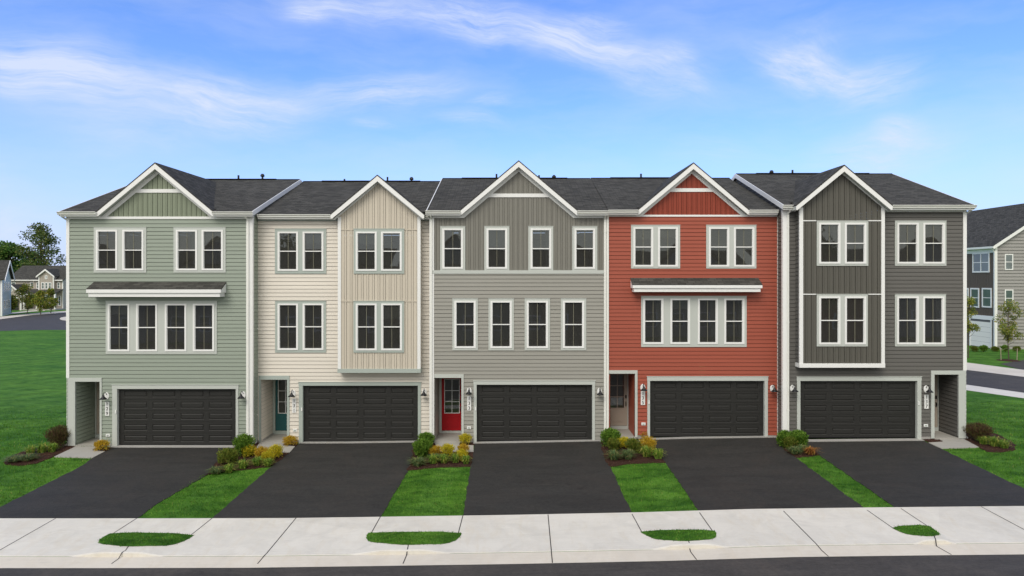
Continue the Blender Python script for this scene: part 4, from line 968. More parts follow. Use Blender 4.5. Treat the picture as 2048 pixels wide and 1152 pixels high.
zfr = h.Z(433.4); mb = MB(); lap(mb, front_xf(h.Yw), h.x0, h.x1, h.base+.12, zfr+.03, h.holes, zbase=h.base+.12); mb.build('siding', 'red', h.root)
h.board('frieze_board', h.x0+.005, h.x1-.005, zfr, h.ze-.185)
h.rake_frieze(xc, zp, h.Yw, hw, h.ze-.185, collar=(h.Z(383.8), h.Z(376.7)))
mb = MB(); tp = lambda u: zp-.30-h.gs*abs(u-xc); batten(mb, front_xf(h.Yw), xc-hw*.97, xc+hw*.97, h.ze-.2, tp, breaks=(xc,)); mb.build('gable_siding', 'red_v', h.root)
h.corner(h.x0+.004, h.X(1217.5), h.base-.1, h.ze-.21, .044)
h.pent(1260.6, 1516, 554.8, 569, 576.2, 583.8)
lamp(h.root, h.X(1285.5), h.Z(775), h.Yw, None); lamp(h.root, h.X(1544.5), h.Z(777), h.Yw, None); plaque(h.root, '135', h.X(1281.3), h.X(1289.7), h.Z(809.5), h.Z(782), h.Yw)
h.small(1286.5, 847.4); h.keypad(1297.5, 804); h.main_roof(0, -.10, False, False); h.shell(False, False); h.interiors(); h.foundation()
downspout(h.root, h.X(1214.8), h.Yw-.03, h.ze, h.base, h.ye, 0); downspout(h.root, h.X(1555.5), h.Yw-.02, h.ze, h.base, h.ye, 1)
h.vents([(1282, 347.5, 0)]); h.done()

# ---- 137, charcoal with bay
h = House('137', XB[4], XB[5], -.6, .28, 'dark', 'dark_v', 'charcoal townhouse numbered 137 with white-edged gabled bay, rightmost of the row', 409.8, 12.14, 5.1, [])
yb_ = h.Yw-.40; db = CAMD+yb_
xc, zp, hw = h.gable(1688.5, 329.2, 96.5, yb_, .835); h.gaps = [(xc-hw+.02, xc+hw-.02)]
bx0, bx1 = h.Xd(1599.8, db), h.Xd(1767.2, db); bz0 = h.Zd(735, db)
h.holes += h.wins((1789, 1891.5), [(1793, 1836), (1845, 1887.8)], (446, 527.4), (442, 531.6)); h.holes += h.wins((1789, 1890.6), [(1792.6, 1836), (1844.5, 1887)], (593, 688.6), (588.7, 692.6))
bh = h.wins((1633, 1735.6), [(1637, 1679.6), (1688.3, 1731.3)], (446, 527.4), (442, 531.6), yb_); bh += h.wins((1633, 1734.6), [(1637, 1679.5), (1688.5, 1730.7)], (593, 688.6), (588.7, 692.6), yb_)
h.holes += [(bx0+.1, bx1-.1, bz0+.1, 20)]
h.garage((1600, 1833.5), 761.5, (1593.4, 1841.5), 753.6); h.recess((1867.6, 1916), 748.7, 1.3, (17.55, 18.44), 'taupedoor', 0, 0)
h.entry_trim(1861, 1930, 740.8, 1867.6, 1916, 748.7)
zfr = h.Z(423.5); mb = MB(); lap(mb, front_xf(h.Yw), h.x0, h.x1, h.base+.12, zfr+.03, h.holes, zbase=h.base+.12); mb.build('siding', 'dark', h.root)
for a_, b_ in cut_iv(h.x0+.005, h.x1-.005, [(bx0, bx1)]): h.board('frieze_board', a_, b_, zfr, h.ze-.185)
mb = MB(); tp = lambda u: zp-.30-h.gs*abs(u-xc); batten(mb, front_xf(yb_), bx0+.02, bx1-.02, bz0+.05, tp, bh, breaks=(xc,), period=.225, bw=.06); mb.build('bay_front', 'dark_v', h.root)
mb = MB(); lap(mb, right_xf(bx1), yb_, h.Yw+.02, bz0+.05, h.ze+.1); lap(mb, left_xf(bx0), -h.Yw-.02, -yb_, bz0+.05, h.ze+.1); mb.box(bx0, bx1, yb_+.01, h.Yw+.02, bz0-.01, bz0+.04); mb.build('bay_side', 'dark', h.root)
h.rake_frieze(xc, zp, yb_, hw, h.ze-.24, w=.06)
h.corner(bx0-.002, h.Xd(1605.6, db), bz0+.17, h.ze-.12, .04, -1, .03, 'white', yb_); h.corner(h.Xd(1762, db), bx1+.002, bz0+.17, h.ze-.12, .04, 1, .03, 'white', yb_)
mb = MB(); mb.box(bx0-.04, bx1+.04, yb_-.05, h.Yw, bz0, bz0+.17); mb.build('bay_base_board', 'white', h.root)
for py in (441.5, 588.5):
    z = h.Zd(py, db)
    for a_, b_ in cut_iv(bx0+.1, bx1-.1, [(h.Xd(1632, db), h.Xd(1736, db))]): h.board('band_strip', a_, b_, z-.02, z+.02, .03, 'white', yb_)
h.corner(h.x0-.002, h.X(1576), h.base+.05, h.ze-.21, .042, -1); h.corner(h.X(1925.3), h.x1+.002, h.Z(740.8)+.003, h.ze-.2, .042, 1)
lamp(h.root, h.X(1584.5), h.Z(777), h.Yw, None); lamp(h.root, h.X(1851.5), h.Z(778), h.Yw, None); plaque(h.root, '137', h.X(1847.6), h.X(1855.8), h.Z(817), h.Z(789.5), h.Yw)
h.small(1850.5, 850.5); h.keypad(1836, 806); h.main_roof(.10, .14, True, True); h.shell(); h.interiors(); h.foundation()
downspout(h.root, h.X(1574.5), h.Yw-.03, h.ze, h.base, h.ye, 1); downspout(h.root, h.x1+.08, h.Yw+.2, h.ze, h.base, h.ye, 0)
h.vents([(1543, 341, 1), (1585, 340, 0)]); h.done()

# ------------------------------------------------------------------ far houses
def simple_window(root, xf, u0, u1, z0, z1, t=.12, double=False, bars=True):
    mb = MB()
    def bx(a_, b_, o0, o1, c_, e_):
        p = [xf(a_, o1, c_), xf(b_, o1, c_), xf(b_, o0, c_), xf(a_, o0, c_), xf(a_, o1, e_), xf(b_, o1, e_), xf(b_, o0, e_), xf(a_, o0, e_)]
        mb.add(p, [(0, 3, 2, 1), (4, 5, 6, 7), (0, 1, 5, 4), (1, 2, 6, 5), (2, 3, 7, 6), (3, 0, 4, 7)])
    bx(u0, u0+t, 0, .06, z0, z1); bx(u1-t, u1, 0, .06, z0, z1); bx(u0+t, u1-t, 0, .06, z0, z0+t); bx(u0+t, u1-t, 0, .06, z1-t, z1)
    zm = (z0+z1)/2; bx(u0+t, u1-t, .0, .05, zm-.03, zm+.03)
    if double: um = (u0+u1)/2; bx(um-.05, um+.05, 0, .055, z0+t, z1-t)
    o = mb.build('window', 'white', root)
    p = MB(); p.quad(xf(u0+t, .035, z0+t), xf(u1-t, .035, z0+t), xf(u1-t, .035, z1-t), xf(u0+t, .035, z1-t)); p.build('pane', 'darkpane', o)
b = MatB('reflecting pane'); b.color(b.mix(b.noise(.8, 2, .5, b.pos()), (.04, .06, .06), (.16, .21, .21))); b.rough(.06); b.spec(1.0); M['darkpane'] = b.m

# grey building to the right, gable end towards the street
rt = empty('apartment_building'); tag(rt, 'pale grey three-storey building with charcoal roof beyond the right lawn', 'building')
BX, BY, bz = 43.9, 33.1, .47; ze = 9.85; hw = 6.3; pit = .66; LN = 24
def pB(px): return 43.9*F/(px-1024)-CAMD      # px on the X=BX wall -> world Y
fx = left_xf(BX)                             # u = -Y
mb = MB(); lap(mb, fx, -(BY+LN), -BY, bz, 3.4, [], course=.2); mb.build('lower_wall', 'dark', rt)
mb = MB(); batten(mb, fx, -(BY+LN), -BY, 3.4, ze, [], period=.3); mb.build('upper_wall', 'bgbrown', rt)
mb = MB(); lap(mb, front_xf(BY), BX, BX+2*hw, bz, ze, [], course=.30, slot=.09); lap(mb, front_xf(BY), BX, BX+2*hw, ze, ze+pit*hw, [], course=.30, slot=.09, zbase=bz, top=lambda u: ze+.05+pit*(hw-abs(u-BX-hw))); mb.build('gable_wall', 'bglight', rt)
mb = MB(); mb.box(BX, BX+2*hw, BY+LN-.1, BY+LN, bz, ze); mb.box(BX+2*hw-.1, BX+2*hw, BY, BY+LN-.1, bz, ze); mb.build('rear_wall', 'bglight', rt)
mb = MB(); gable_roof(mb, BX+hw, ze+.25+pit*hw, hw+.35, pit, BY-.3, BY+LN+.3, .15); mb.build('roof', 'shingle', rt)
mb = MB(); zz = ze+.25+pit*hw
for sg in (-1, 1):
    p = [(BX+hw, zz-.03), (BX+hw+sg*(hw+.35), zz-pit*(hw+.35)-.03), (BX+hw+sg*(hw+.35), zz-pit*(hw+.35)-.33), (BX+hw, zz-.36)]
    if sg == -1: p = p[::-1]
    mb.prism(p, BY-.32, BY-.27)
mb.build('rake_board', 'white', rt)
mb = MB(); mb.box(BX-.42, BX-.30, BY-.3, BY+LN, ze-.22, ze-.04); mb.box(BX-.30, BX, BY-.25, BY+LN, ze-.25, ze-.18); mb.box(BX-.04, BX, BY, BY+LN, ze-.6, ze-.25); mb.build('gutter', 'gutter', rt)
mb = MB(); mb.box(BX-.05, BX+.16, BY-.05, BY, bz, ze-.1); mb.box(BX-.05, BX, BY, BY+.16, bz, ze-.1); mb.build('corner_board', 'white', rt)
mb = MB(); mb.box(BX-.06, BX, BY+.16, BY+LN, 3.1, 3.45); mb.build('band_board', 'white', rt)
mb = MB(); mb.tube([(BX-.3, BY+.1, ze-.15), (BX-.1, BY-.1, ze-.6), (BX-.1, BY-.1, bz+.1)], .05, 6); mb.build('downspout', 'gutter', rt)
zB = lambda py, dd: CAMZ-(py-HOR)*dd/F
def wB(a_, b_, t_, c_, dbl=False):
    y1, y0 = pB(a_), pB(b_); dd = CAMD+(y0+y1)/2; simple_window(rt, fx, -y1, -y0, zB(c_, dd), zB(t_, dd), .13, dbl)
wB(1945.8, 1979.7, 505, 545, True); wB(1941.5, 1959, 576, 615); wB(1964.7, 1984, 576, 615); wB(1926, 1938, 576, 615); wB(1915, 1932, 505, 545)
for dy in (8, 13, 17):
    for z_ in (4.2, 7.2): simple_window(rt, fx, -(BY+dy+1.2), -(BY+dy), z_, z_+1.8, .13)
dd = CAMD+BY
for (a_, b_, t_, c_) in ((2009, 2025.6, 508, 540), (2009, 2026, 579, 614)): simple_window(rt, front_xf(BY), (a_-1024)*dd/F, (b_-1024)*dd/F, zB(c_, dd), zB(t_, dd), .09)
for u in (50, 54):
    for z_ in (4.4, 7.5): simple_window(rt, front_xf(BY), u, u+.8, z_, z_+1.5, .09)
for k in range(3):
    y0 = pB(1982)+k*6; y1 = y0+2.75
    mb = MB(); 
    for r in range(5): mb.box(BX-.03, BX-.005, y0, y1, bz+.05+r*.47, bz+.05+r*.47+.455)
    g_ = mb.build('garage_door', 'whitedoor', rt)
    mb = MB(); mb.box(BX-.06, BX, y0-.14, y0, bz, bz+2.6); mb.box(BX-.06, BX, y1, y1+.14, bz, bz+2.6); mb.box(BX-.061, BX, y0-.14, y1+.14, bz+2.6, bz+2.74); mb.build('garage_casing', 'white', rt)
settle(rt, (BX+hw, BY, bz))

# left: grey house with porch, far away
DL = 155.0; KL = DL/F; YL = DL-CAMD
lx = lambda px: (px-1024)*KL
lz = lambda py: CAMZ-(py-HOR)*KL
rt = empty('suburban_house'); tag(rt, 'taupe house with gables and a front porch beyond the left road', 'house'); gz = G(lx(75), YL)
mb = MB(); x0, x1, xm = lx(19), lx(131), lx(71)
lap(mb, front_xf(YL), x0, xm, gz, lz(559), course=.3); lap(mb, front_xf(YL-.8), xm, x1, gz, lz(559), course=.3); mb.quad((xm, YL, gz), (xm, YL-.8, gz), (xm, YL-.8, lz(559)), (xm, YL, lz(559)))
mb.box(x0, x1, YL+9, YL+9.2, gz, lz(559)); mb.quad((x0, YL, gz), (x0, YL+9, gz), (x0, YL+9, lz(559)), (x0, YL, lz(559))); mb.quad((x1, YL-.8, gz), (x1, YL+9, gz), (x1, YL+9, lz(559)), (x1, YL-.8, lz(559)))
mb.add([(x1, YL-.8, lz(559)), (x1, YL+9, lz(559)), (x1, YL+4.3, lz(532))], [(0, 1, 2)]); mb.build('siding', 'bggrey', rt)
mb = MB(); roof_plane(mb, x0-.3, xm, YL-.5, lz(559.5), YL+4.6, lz(533)+.3, .2); roof_plane(mb, xm+.01, x1+.4, YL-1.3, lz(559.5), YL+4.3, lz(530.5), .2)
mb.quad((x0, YL+9.5, lz(559)), (x0, YL+4.6, lz(532)), (x1+.4, YL+4.6, lz(532)), (x1+.4, YL+9.5, lz(559)), [(0, 0), (0, 5), (12, 5), (12, 0)]); mb.build('roof', 'shingle', rt)
def fgable(xc, zp, hw, pit, yf, yb, zb, name='dormer', wmat='bggrey'):
    m_ = MB(); gable_roof(m_, xc, zp, hw+.35, pit, yf-.35, yb, .1); m_.build(name+'_roof', 'shingle', rt)
    m_ = MB(); batten(m_, front_xf(yf), xc-hw, xc+hw, zb, lambda u: zp-.12-pit*abs(u-xc), breaks=(xc,), period=.4); m_.quad((xc-hw, yf, zb), (xc-hw, yb, zb), (xc-hw, yb, zp-.15-pit*hw), (xc-hw, yf, zp-.15-pit*hw)); m_.quad((xc+hw, yf, zb), (xc+hw, yb, zb), (xc+hw, yb, zp-.15-pit*hw), (xc+hw, yf, zp-.15-pit*hw)); m_.build(name+'_wall', wmat, rt)
    m_ = MB()
    for sg in (-1, 1):
        e_ = hw+.35; p = [(xc, zp), (xc+sg*e_, zp-pit*e_), (xc+sg*e_, zp-pit*e_-.32), (xc, zp-.4)]
        if sg == -1: p = p[::-1]
        m_.prism(p, yf-.42, yf-.34)
    m_.box(xc-hw-.02, xc-hw+.22, yf-.06, yf-.01, zb, zp-.3-pit*hw); m_.box(xc+hw-.22, xc+hw+.02, yf-.06, yf-.01, zb, zp-.3-pit*hw); m_.build(name+'_trim', 'white', rt)
fgable(lx(101.5), lz(538), 15.2*KL, .80, YL-1.5, YL+3, lz(583)); fgable(lx(46), lz(568), 19*KL, .85, YL-3.5, YL+.5, gz, 'garage_gable')
fw = front_xf(YL-1.5)
for a_ in (92, 99, 106): simple_window(rt, fw, lx(a_), lx(a_+6), lz(578), lz(564.5), .14)
simple_window(rt, fw, lx(99), lx(104), lz(558), lz(551), .14)
for a_ in (78, 119): simple_window(rt, front_xf(YL-.8), lx(a_), lx(a_+6), lz(577), lz(564.5), .14)
for a_ in (23, 60.5): simple_window(rt, front_xf(YL), lx(a_), lx(a_+8.5), lz(576), lz(564), .14)
simple_window(rt, front_xf(YL-3.5), lx(43), lx(48), lz(582), lz(575), .14)
mb = MB(); mb.box(lx(32), lx(60), YL-3.56, YL-3.48, gz, lz(596)); mb.build('garage_door', 'gdoor', rt)
mb = MB(); mb.box(lx(30), lx(62), YL-3.6, YL-3.5, lz(596), lz(593.6)); mb.build('garage_header', 'white', rt)
mb = MB(); roof_plane(mb, lx(66), lx(132), YL-3.6, lz(585), YL-.9, lz(578), .15); mb.build('porch_roof', 'shingle', rt)
mb = MB(); mb.box(lx(67), lx(131.5), YL-3.5, YL-3.3, lz(588.5), lz(585.3)); mb.build('porch_beam', 'white', rt)
for a_ in (68, 93, 109, 128.5):
    mb = MB(); mb.box(lx(a_), lx(a_+2.4), YL-3.48, YL-3.2, gz+.3, lz(588.5)); mb.build('porch_post', 'white', rt)
mb = MB(); mb.box(lx(66), lx(132), YL-3.6, YL-.8, gz-.2, gz+.3); mb.build('porch_floor', 'found', rt)
for a_ in (76, 98, 113, 121): simple_window(rt, front_xf(YL-.8), lx(a_), lx(a_+6), gz+.9, lz(591), .14)
mb = MB()
for a_, b_ in ((110, 128),):
    mb.box(lx(a_), lx(b_), YL-3.42, YL-3.36, gz+1.2, gz+1.28); 
    for q in range(15): u = lx(a_)+(lx(b_)-lx(a_))*q/14; mb.box(u-.03, u+.03, YL-3.41, YL-3.37, gz+.3, gz+1.2)
mb.build('porch_railing', 'black', rt)
mb = MB(); mb.box(x0, xm-.02, YL-.56, YL-.48, lz(561.5), lz(559.5)); mb.box(xm+.02, x1+.2, YL-1.36, YL-1.28, lz(561.5), lz(559.5)); mb.box(x1-.2, x1+.02, YL-.86, YL-.8, gz, lz(560)); mb.build('fascia', 'white', rt)
settle(rt, (lx(75), YL, gz))

# left: pale blue house at the frame edge
DB_ = 128.0; KB = DB_/F; YB = DB_-CAMD; bx = lambda px: (px-1024)*KB; bzf = lambda py: CAMZ-(py-HOR)*KB; gz = G(bx(0), YB)
rt = empty('suburban_house'); tag(rt, 'pale blue gabled house at the left edge of the frame', 'house')
XR = bx(4.0); xl = XR-10
# gable side faces +x
mb = MB(); lap(mb, right_xf(XR), YB, YB+9.4, gz, bzf(556), course=.3); lap(mb, right_xf(XR), YB, YB+9.4, bzf(556), bzf(521), course=.3, zbase=gz, top=lambda u: bzf(521)-.05-abs(u-YB-4.7)*.70); mb.build('side_wall', 'bluehouse', rt)
mb = MB(); lap(mb, front_xf(YB), xl, XR, gz, bzf(556), course=.3); mb.box(xl, XR-.02, YB+9.3, YB+9.4, gz, bzf(556)); mb.build('front_wall', 'bggrey', rt)
mb = MB(); roof_plane(mb, xl-.3, XR+.5, YB-.5, bzf(556)-.2, YB+4.7, bzf(521)+.15, .2); mb.quad((XR+.5, YB+4.7, bzf(521)+.15), (xl, YB+4.7, bzf(521)+.15), (xl, YB+9.9, bzf(556)-.2), (XR+.5, YB+9.9, bzf(556)-.2), [(0, 0), (9, 0), (9, 5), (0, 5)]); mb.build('roof', 'shingle', rt)
mb = MB(); 
for y_a, y_b in ((YB-.5, YB+4.7), (YB+9.9, YB+4.7)):
    za_, zb_ = bzf(556)-.22, bzf(521)+.13; p = [(y_a, za_), (y_b, zb_), (y_b, zb_-.4), (y_a, za_-.4)]; v = [(XR+.5, y, z) for y, z in p]+[(XR+.6, y, z) for y, z in p]
    mb.add(v, [(0, 1, 2, 3), (7, 6, 5, 4), (0, 4, 5, 1), (1, 5, 6, 2), (2, 6, 7, 3), (3, 7, 4, 0)])
mb.box(XR-.25, XR+.03, YB-.06, YB+.2, gz, bzf(556)); mb.build('rake_board', 'white', rt)
for y_ in (1.6, 4.0, 6.4):
    for z_ in (1.2, 4.6): simple_window(rt, right_xf(XR), YB+y_, YB+y_+1.3, gz+z_, gz+z_+1.8, .16)
for u in (xl+2, xl+6): simple_window(rt, front_xf(YB), u, u+1.2, gz+4.2, gz+5.8, .14); simple_window(rt, front_xf(YB), u, u+1.2, gz+1, gz+2.6, .14)
settle(rt, (XR, YB, gz)); rt.rotation_euler = (0, 0, R(28))

# the houses over the road that the upper windows mirror
OC = [('bglight', 'pale grey'), ('bggrey', 'taupe'), ('dark', 'charcoal'), ('green', 'sage green'), ('bgbrown', 'brown'), ('grey', 'mid grey'), ('red', 'brick red'), ('bggrey', 'stone grey')]
for i, (cx, w_, hgt) in enumerate(((-47, 13, 10.6), (-33.5, 13, 11.6), (-20, 13, 10.9), (-6.5, 13, 11.9), (7, 13, 10.8), (20.5, 13, 11.7), (34, 13, 10.6), (47.5, 13, 11.5))):
    mt, cn = OC[i]; rt = empty('opposite_house'); tag(rt, cn+' gabled house across the street, seen only mirrored in window glass', 'house', 'houses mirrored in the window glass')
    yo = -47-(i % 2)*2.5; z0 = G(cx, yo); ev = 8.4
    mb = MB(); mb.box(cx-w_/2, cx+w_/2, yo-9, yo, z0, ev-.05); mb.add([(cx-3.6, yo+.05, ev-.3), (cx+3.6, yo+.05, ev-.3), (cx, yo+.05, hgt-.1)], [(0, 1, 2)]); mb.build('wall', mt, rt)
    mb = MB(); roof_plane(mb, cx-w_/2, cx+w_/2, -(yo+.4), ev, -(yo-4.5), ev+1.9, .1); mb.v = [(p[0], -p[1], p[2]) for p in mb.v]; gable_roof(mb, cx, hgt+.1, 4.0, .82, yo-3.5, yo+.4, .15); mb.build('roof', 'shingle', rt)
    for u in (-4.6, -1.5, 1.5, 4.6):
        for z_ in (1.2, 4.9): simple_window(rt, back_xf(yo), -(cx+u+.7), -(cx+u-.7), z0+z_, z0+z_+1.7, .14)
    settle(rt, (cx, yo, z0))
tag(sheet('road', [(-60, -46.5), (60, -46.5), (60, -24.1), (-60, -24.1)], 'drive', .012), kind='structure')

# ------------------------------------------------------------------ plants
def leaf(mb, p, d, up, ln, w):
    """one small folded leaf"""
    d = d.normalized(); s = d.cross(up)
    if s.length < 1e-3: s = Vector((1, 0, 0))
    s = s.normalized()*w*.5; m_ = p+d*ln*.5
    mb.v += [tuple(p), tuple(m_+s), tuple(p+d*ln), tuple(m_-s)]; o = len(mb.v)-4; mb.f.append([o, o+1, o+2, o+3]); mb.uv.append(None)
def rnd_dir(rs):
    z = rs.uniform(-1, 1); t = rs.uniform(0, 6.283); r_ = math.sqrt(1-z*z); return Vector((r_*math.cos(t), r_*math.sin(t), z))
PL = {'evergreen': ('l_green', 1500, .080, .034), 'olive': ('l_olive', 1300, .062, .030), 'yellow': ('l_yellow', 1200, .05, .022), 'orange': ('l_orange', 1200, .05, .022), 'russet': ('l_red', 1500, .06, .022)}
def shrub(px, py, wpx, hpx, kind, label, group, cat='shrub', seed=0):
    k_ = .9 if kind in ('evergreen', 'olive', 'russet') else 1.1; wpx *= k_*1.04; hpx *= k_
    """px,py = base centre; width and height in picture pixels at its distance"""
    X, Y = gp(px, py); k = (Y+CAMD)/F; w_, h_ = wpx*k/2, hpx*k; rs = random.Random(int(px*7+py)); z0 = G(X, Y)+.03
    mt, n, ll, lw = PL[kind]; mb = MB(); n = int(n*max(.5, (w_*h_)/.12))
    n = min(n, 5200)
    # sub-clumps make the outline uneven
    cl = []
    for i in range(13 if kind != 'russet' else 18):
        t = rs.uniform(0, 6.283); r_ = math.sqrt(rs.random())*.72; zz = rs.uniform(.28, .80)
        cl.append((Vector((math.cos(t)*r_*w_, math.sin(t)*r_*w_, zz*h_*(1-.35*r_*r_))), rs.uniform(.26, .46)))
    c_tot = len(cl)
    for i in range(n):
        c, rr = cl[i % c_tot]; d = rnd_dir(rs); rad = rr*(rs.random()**.35)
        p = c+Vector((d.x*w_*rad, d.y*w_*rad, d.z*h_*rad*.95))*rs.uniform(.66, 1.2)
        if p.z < .01: p.z = rs.uniform(.01, .08)
        out = (d+Vector((0, 0, .7))+rnd_dir(rs)*.8)
        leaf(mb, Vector((X, Y, z0))+p, out, rnd_dir(rs), ll*rs.uniform(.7, 1.5), lw*rs.uniform(.8, 1.4))
    # upright shoots poking out
    for i in range(int(n*.11)):
        t = rs.uniform(0, 6.283); r_ = rs.random()*.9
        b_ = Vector((math.cos(t)*r_*w_, math.sin(t)*r_*w_, h_*(.72-.3*r_*r_))); d = Vector((math.cos(t)*r_*.6, math.sin(t)*r_*.6, 1)).normalized()
        L_ = h_*rs.uniform(.12, .42)
        for q in range(7): leaf(mb, Vector((X, Y, z0))+b_+d*L_*q/7, d+rnd_dir(rs)*.7, rnd_dir(rs), ll, lw)
    rt = mb.build(cat.replace(' ', '_'), mt); st = MB()
    for i in range(9 if kind == 'russet' else 5):
        t = rs.uniform(0, 6.283); q = Vector((math.cos(t)*w_*.5, math.sin(t)*w_*.5, h_*.7)); st.tube([(X, Y, z0-.05), tuple(Vector((X, Y, z0))+q*.5+Vector((0, 0, .03))), tuple(Vector((X, Y, z0))+q)], .009, 5, .003)
    st.build('stem', 'bark', rt)
    tag(rt, label, 'shrub', group)
    me = rt.data; off = Vector((X, Y, z0))
    me.transform(Matrix.Translation(-off)); rt.location = off
    for c in rt.children: c.location = -off
    return rt
def lily(px, py, wpx, hpx, mat, label, group, n=70, name='daylily', cat='plant'):
    wpx *= 1.42; hpx *= .98; n = int(n*1.9)
    X, Y = gp(px, py); k = (Y+CAMD)/F; w_, h_ = wpx*k/2, hpx*k; rs = random.Random(int(px*13+py)); z0 = G(X, Y)+.03; mb = MB()
    for i in range(n):
        t = rs.uniform(0, 6.283); d = Vector((math.cos(t), math.sin(t), 0)); reach = w_*rs.uniform(.35, 1.1); hh = h_*rs.uniform(.35, 1.3)
        b_ = Vector((rs.uniform(-.3, .3)*w_, rs.uniform(-.3, .3)*w_, 0)); sd_ = d.cross(Vector((0, 0, 1)))*rs.uniform(.009, .016)
        droop = rs.uniform(.3, 1.0); pts = []
        for q in range(5):
            u = q/4; pts.append(b_+d*reach*u*(.5+.5*u)+Vector((0, 0, hh*(math.sin(min(1, u*(1+droop*.45))*math.pi*.5*(1+droop*.5))))))
        o = len(mb.v)
        for q, p in enumerate(pts):
            ww = (1-(q/4)**2*.9); mb.v += [tuple(p+sd_*ww), tuple(p-sd_*ww)]
        for q in range(4): mb.f.append([o+2*q, o+2*q+1, o+2*q+3, o+2*q+2]); mb.uv.append(None)
    rt = mb.build(name, mat); rt.location = (X, Y, z0); tag(rt, label, cat, group); return rt

LB = 'shrubs in the front garden beds'
shrub(118, 894, 50, 42, 'russet', 'reddish brown wispy shrub beside the left corner of the green house', LB)
shrub(204, 902, 25, 17, 'orange', 'small amber shrub by the green house garage casing', LB)
shrub(487, 912, 42, 42, 'evergreen', 'dark green spiky evergreen at the foot of the green house corner board', LB)
shrub(456, 930, 42, 32, 'olive', 'olive green and rusty shrub in front of the evergreen near the green house', LB)
shrub(498, 914, 25, 20, 'yellow', 'golden shrub nearest the evergreen in the bed between the green and cream houses', LB)
shrub(523, 917, 24, 19, 'orange', 'amber shrub between two golden ones in the bed between the green and cream houses', LB)
shrub(551, 917, 26, 22, 'yellow', 'golden shrub beside the cream house driveway edge', LB)
shrub(537, 925, 22, 18, 'yellow', 'golden shrub lowest of four in the bed between the green and cream houses', LB)
shrub(581, 892, 26, 16, 'orange', 'small amber shrub below the cream house number plaque', LB)
shrub(852, 893, 32, 26, 'evergreen', 'green shrub against the wall between the cream and grey houses', LB)
shrub(845, 914, 38, 34, 'evergreen', 'larger green shrub beside the cream house driveway edge', LB)
shrub(871, 914, 22, 18, 'orange', 'amber shrub just right of the green pair beside the cream house', LB)
shrub(895, 914, 24, 21, 'yellow', 'round golden shrub in front of the red door', LB)
shrub(927, 910, 20, 18, 'orange', 'amber shrub behind a golden one by the grey house driveway', LB)
shrub(923, 922, 22, 18, 'yellow', 'golden shrub at the grey house driveway edge', LB)
shrub(931, 890, 22, 18, 'yellow', 'small golden shrub by the grey house garage casing', LB)
shrub(1221, 893, 40, 34, 'evergreen', 'bright green shrub where the grey and red houses meet', LB)
shrub(1226, 903, 28, 26, 'olive', 'olive shrub with rusty base in front of the green one by the red house', LB)
shrub(1247, 897, 26, 18, 'yellow', 'golden shrub in front of the red house entry', LB)
shrub(1267, 906, 34, 28, 'olive', 'mid green mound in the middle of the red house bed', LB)
shrub(1296, 905, 30, 26, 'orange', 'amber shrub beside the red house driveway edge', LB)
shrub(1285, 877, 24, 14, 'orange', 'small amber shrub below the red house number plaque', LB)
shrub(1571, 893, 34, 30, 'evergreen', 'green shrub at the downspouts between the red and charcoal houses', LB)
shrub(1596, 894, 36, 32, 'evergreen', 'green shrub in front of the charcoal house garage left casing', LB)
shrub(1580, 898, 28, 24, 'olive', 'yellowish green mound in front of the green pair by the charcoal house', LB)
shrub(1956, 881, 58, 34, 'russet', 'reddish brown wispy shrub beside the right corner of the charcoal house', LB)
LG = 'low perennials in the front garden beds'
low = [('l_lily', [(62,909,26,14,'near the left end of the bed by the green house'), (84,906,26,15,'behind the sage clumps by the green house'), (104,905,22,14,'nearest the brown shrub by the green house'), (458,946,24,14,'at the tip of the green house bed'), (486,938,26,14,'in the middle of the green house bed front'), (514,932,24,14,'under the golden shrubs by the cream house'), (536,933,22,12,'at the cream house driveway edge'),
                 (866,928,26,14,'left of centre in the grey house bed'), (888,927,24,14,'in the centre of the grey house bed'), (912,926,24,14,'right of centre in the grey house bed'), (932,929,20,14,'at the grey house driveway edge'),
                 (1292,914,30,18,'right of the green mound by the red house'), (1316,918,28,16,'at the red house driveway edge'), (1966,889,26,13,'nearest the porch of the charcoal house'), (1988,893,30,15,'in the middle of the right bed'), (2008,897,26,13,'at the far right of the bed by the charcoal house')]),
       ('l_sage', [(30,924,34,9,'at the left tip of the bed by the green house'), (55,922,34,10,'in the front of the bed by the green house'), (432,948,26,10,'at the driveway edge by the green house'), (836,932,34,11,'at the cream house driveway edge'), (875,922,30,10,'under the amber shrub by the grey house'), (1228,920,30,14,'at the left of the red house bed'), (1256,919,28,15,'in the middle of the red house bed'), (1590,909,26,11,'at the left of the charcoal house bed'), (1606,903,24,9,'behind the rusty clump by the charcoal house')]),
       ('l_rust', [(1621,910,28,12,'at the charcoal house driveway edge')])]
dn = {'l_lily': 'yellow-green strappy daylily clump ', 'l_sage': 'low sage green perennial ', 'l_rust': 'rusty orange grassy clump '}
for mt, ls in low:
    for a_, b_, c_, e_, txt in ls: lily(a_, b_, c_, e_, mt, dn[mt]+txt, LG, 80 if mt != 'l_sage' else 170, {'l_lily': 'daylily', 'l_sage': 'ground_cover_plant', 'l_rust': 'ornamental_grass'}[mt])

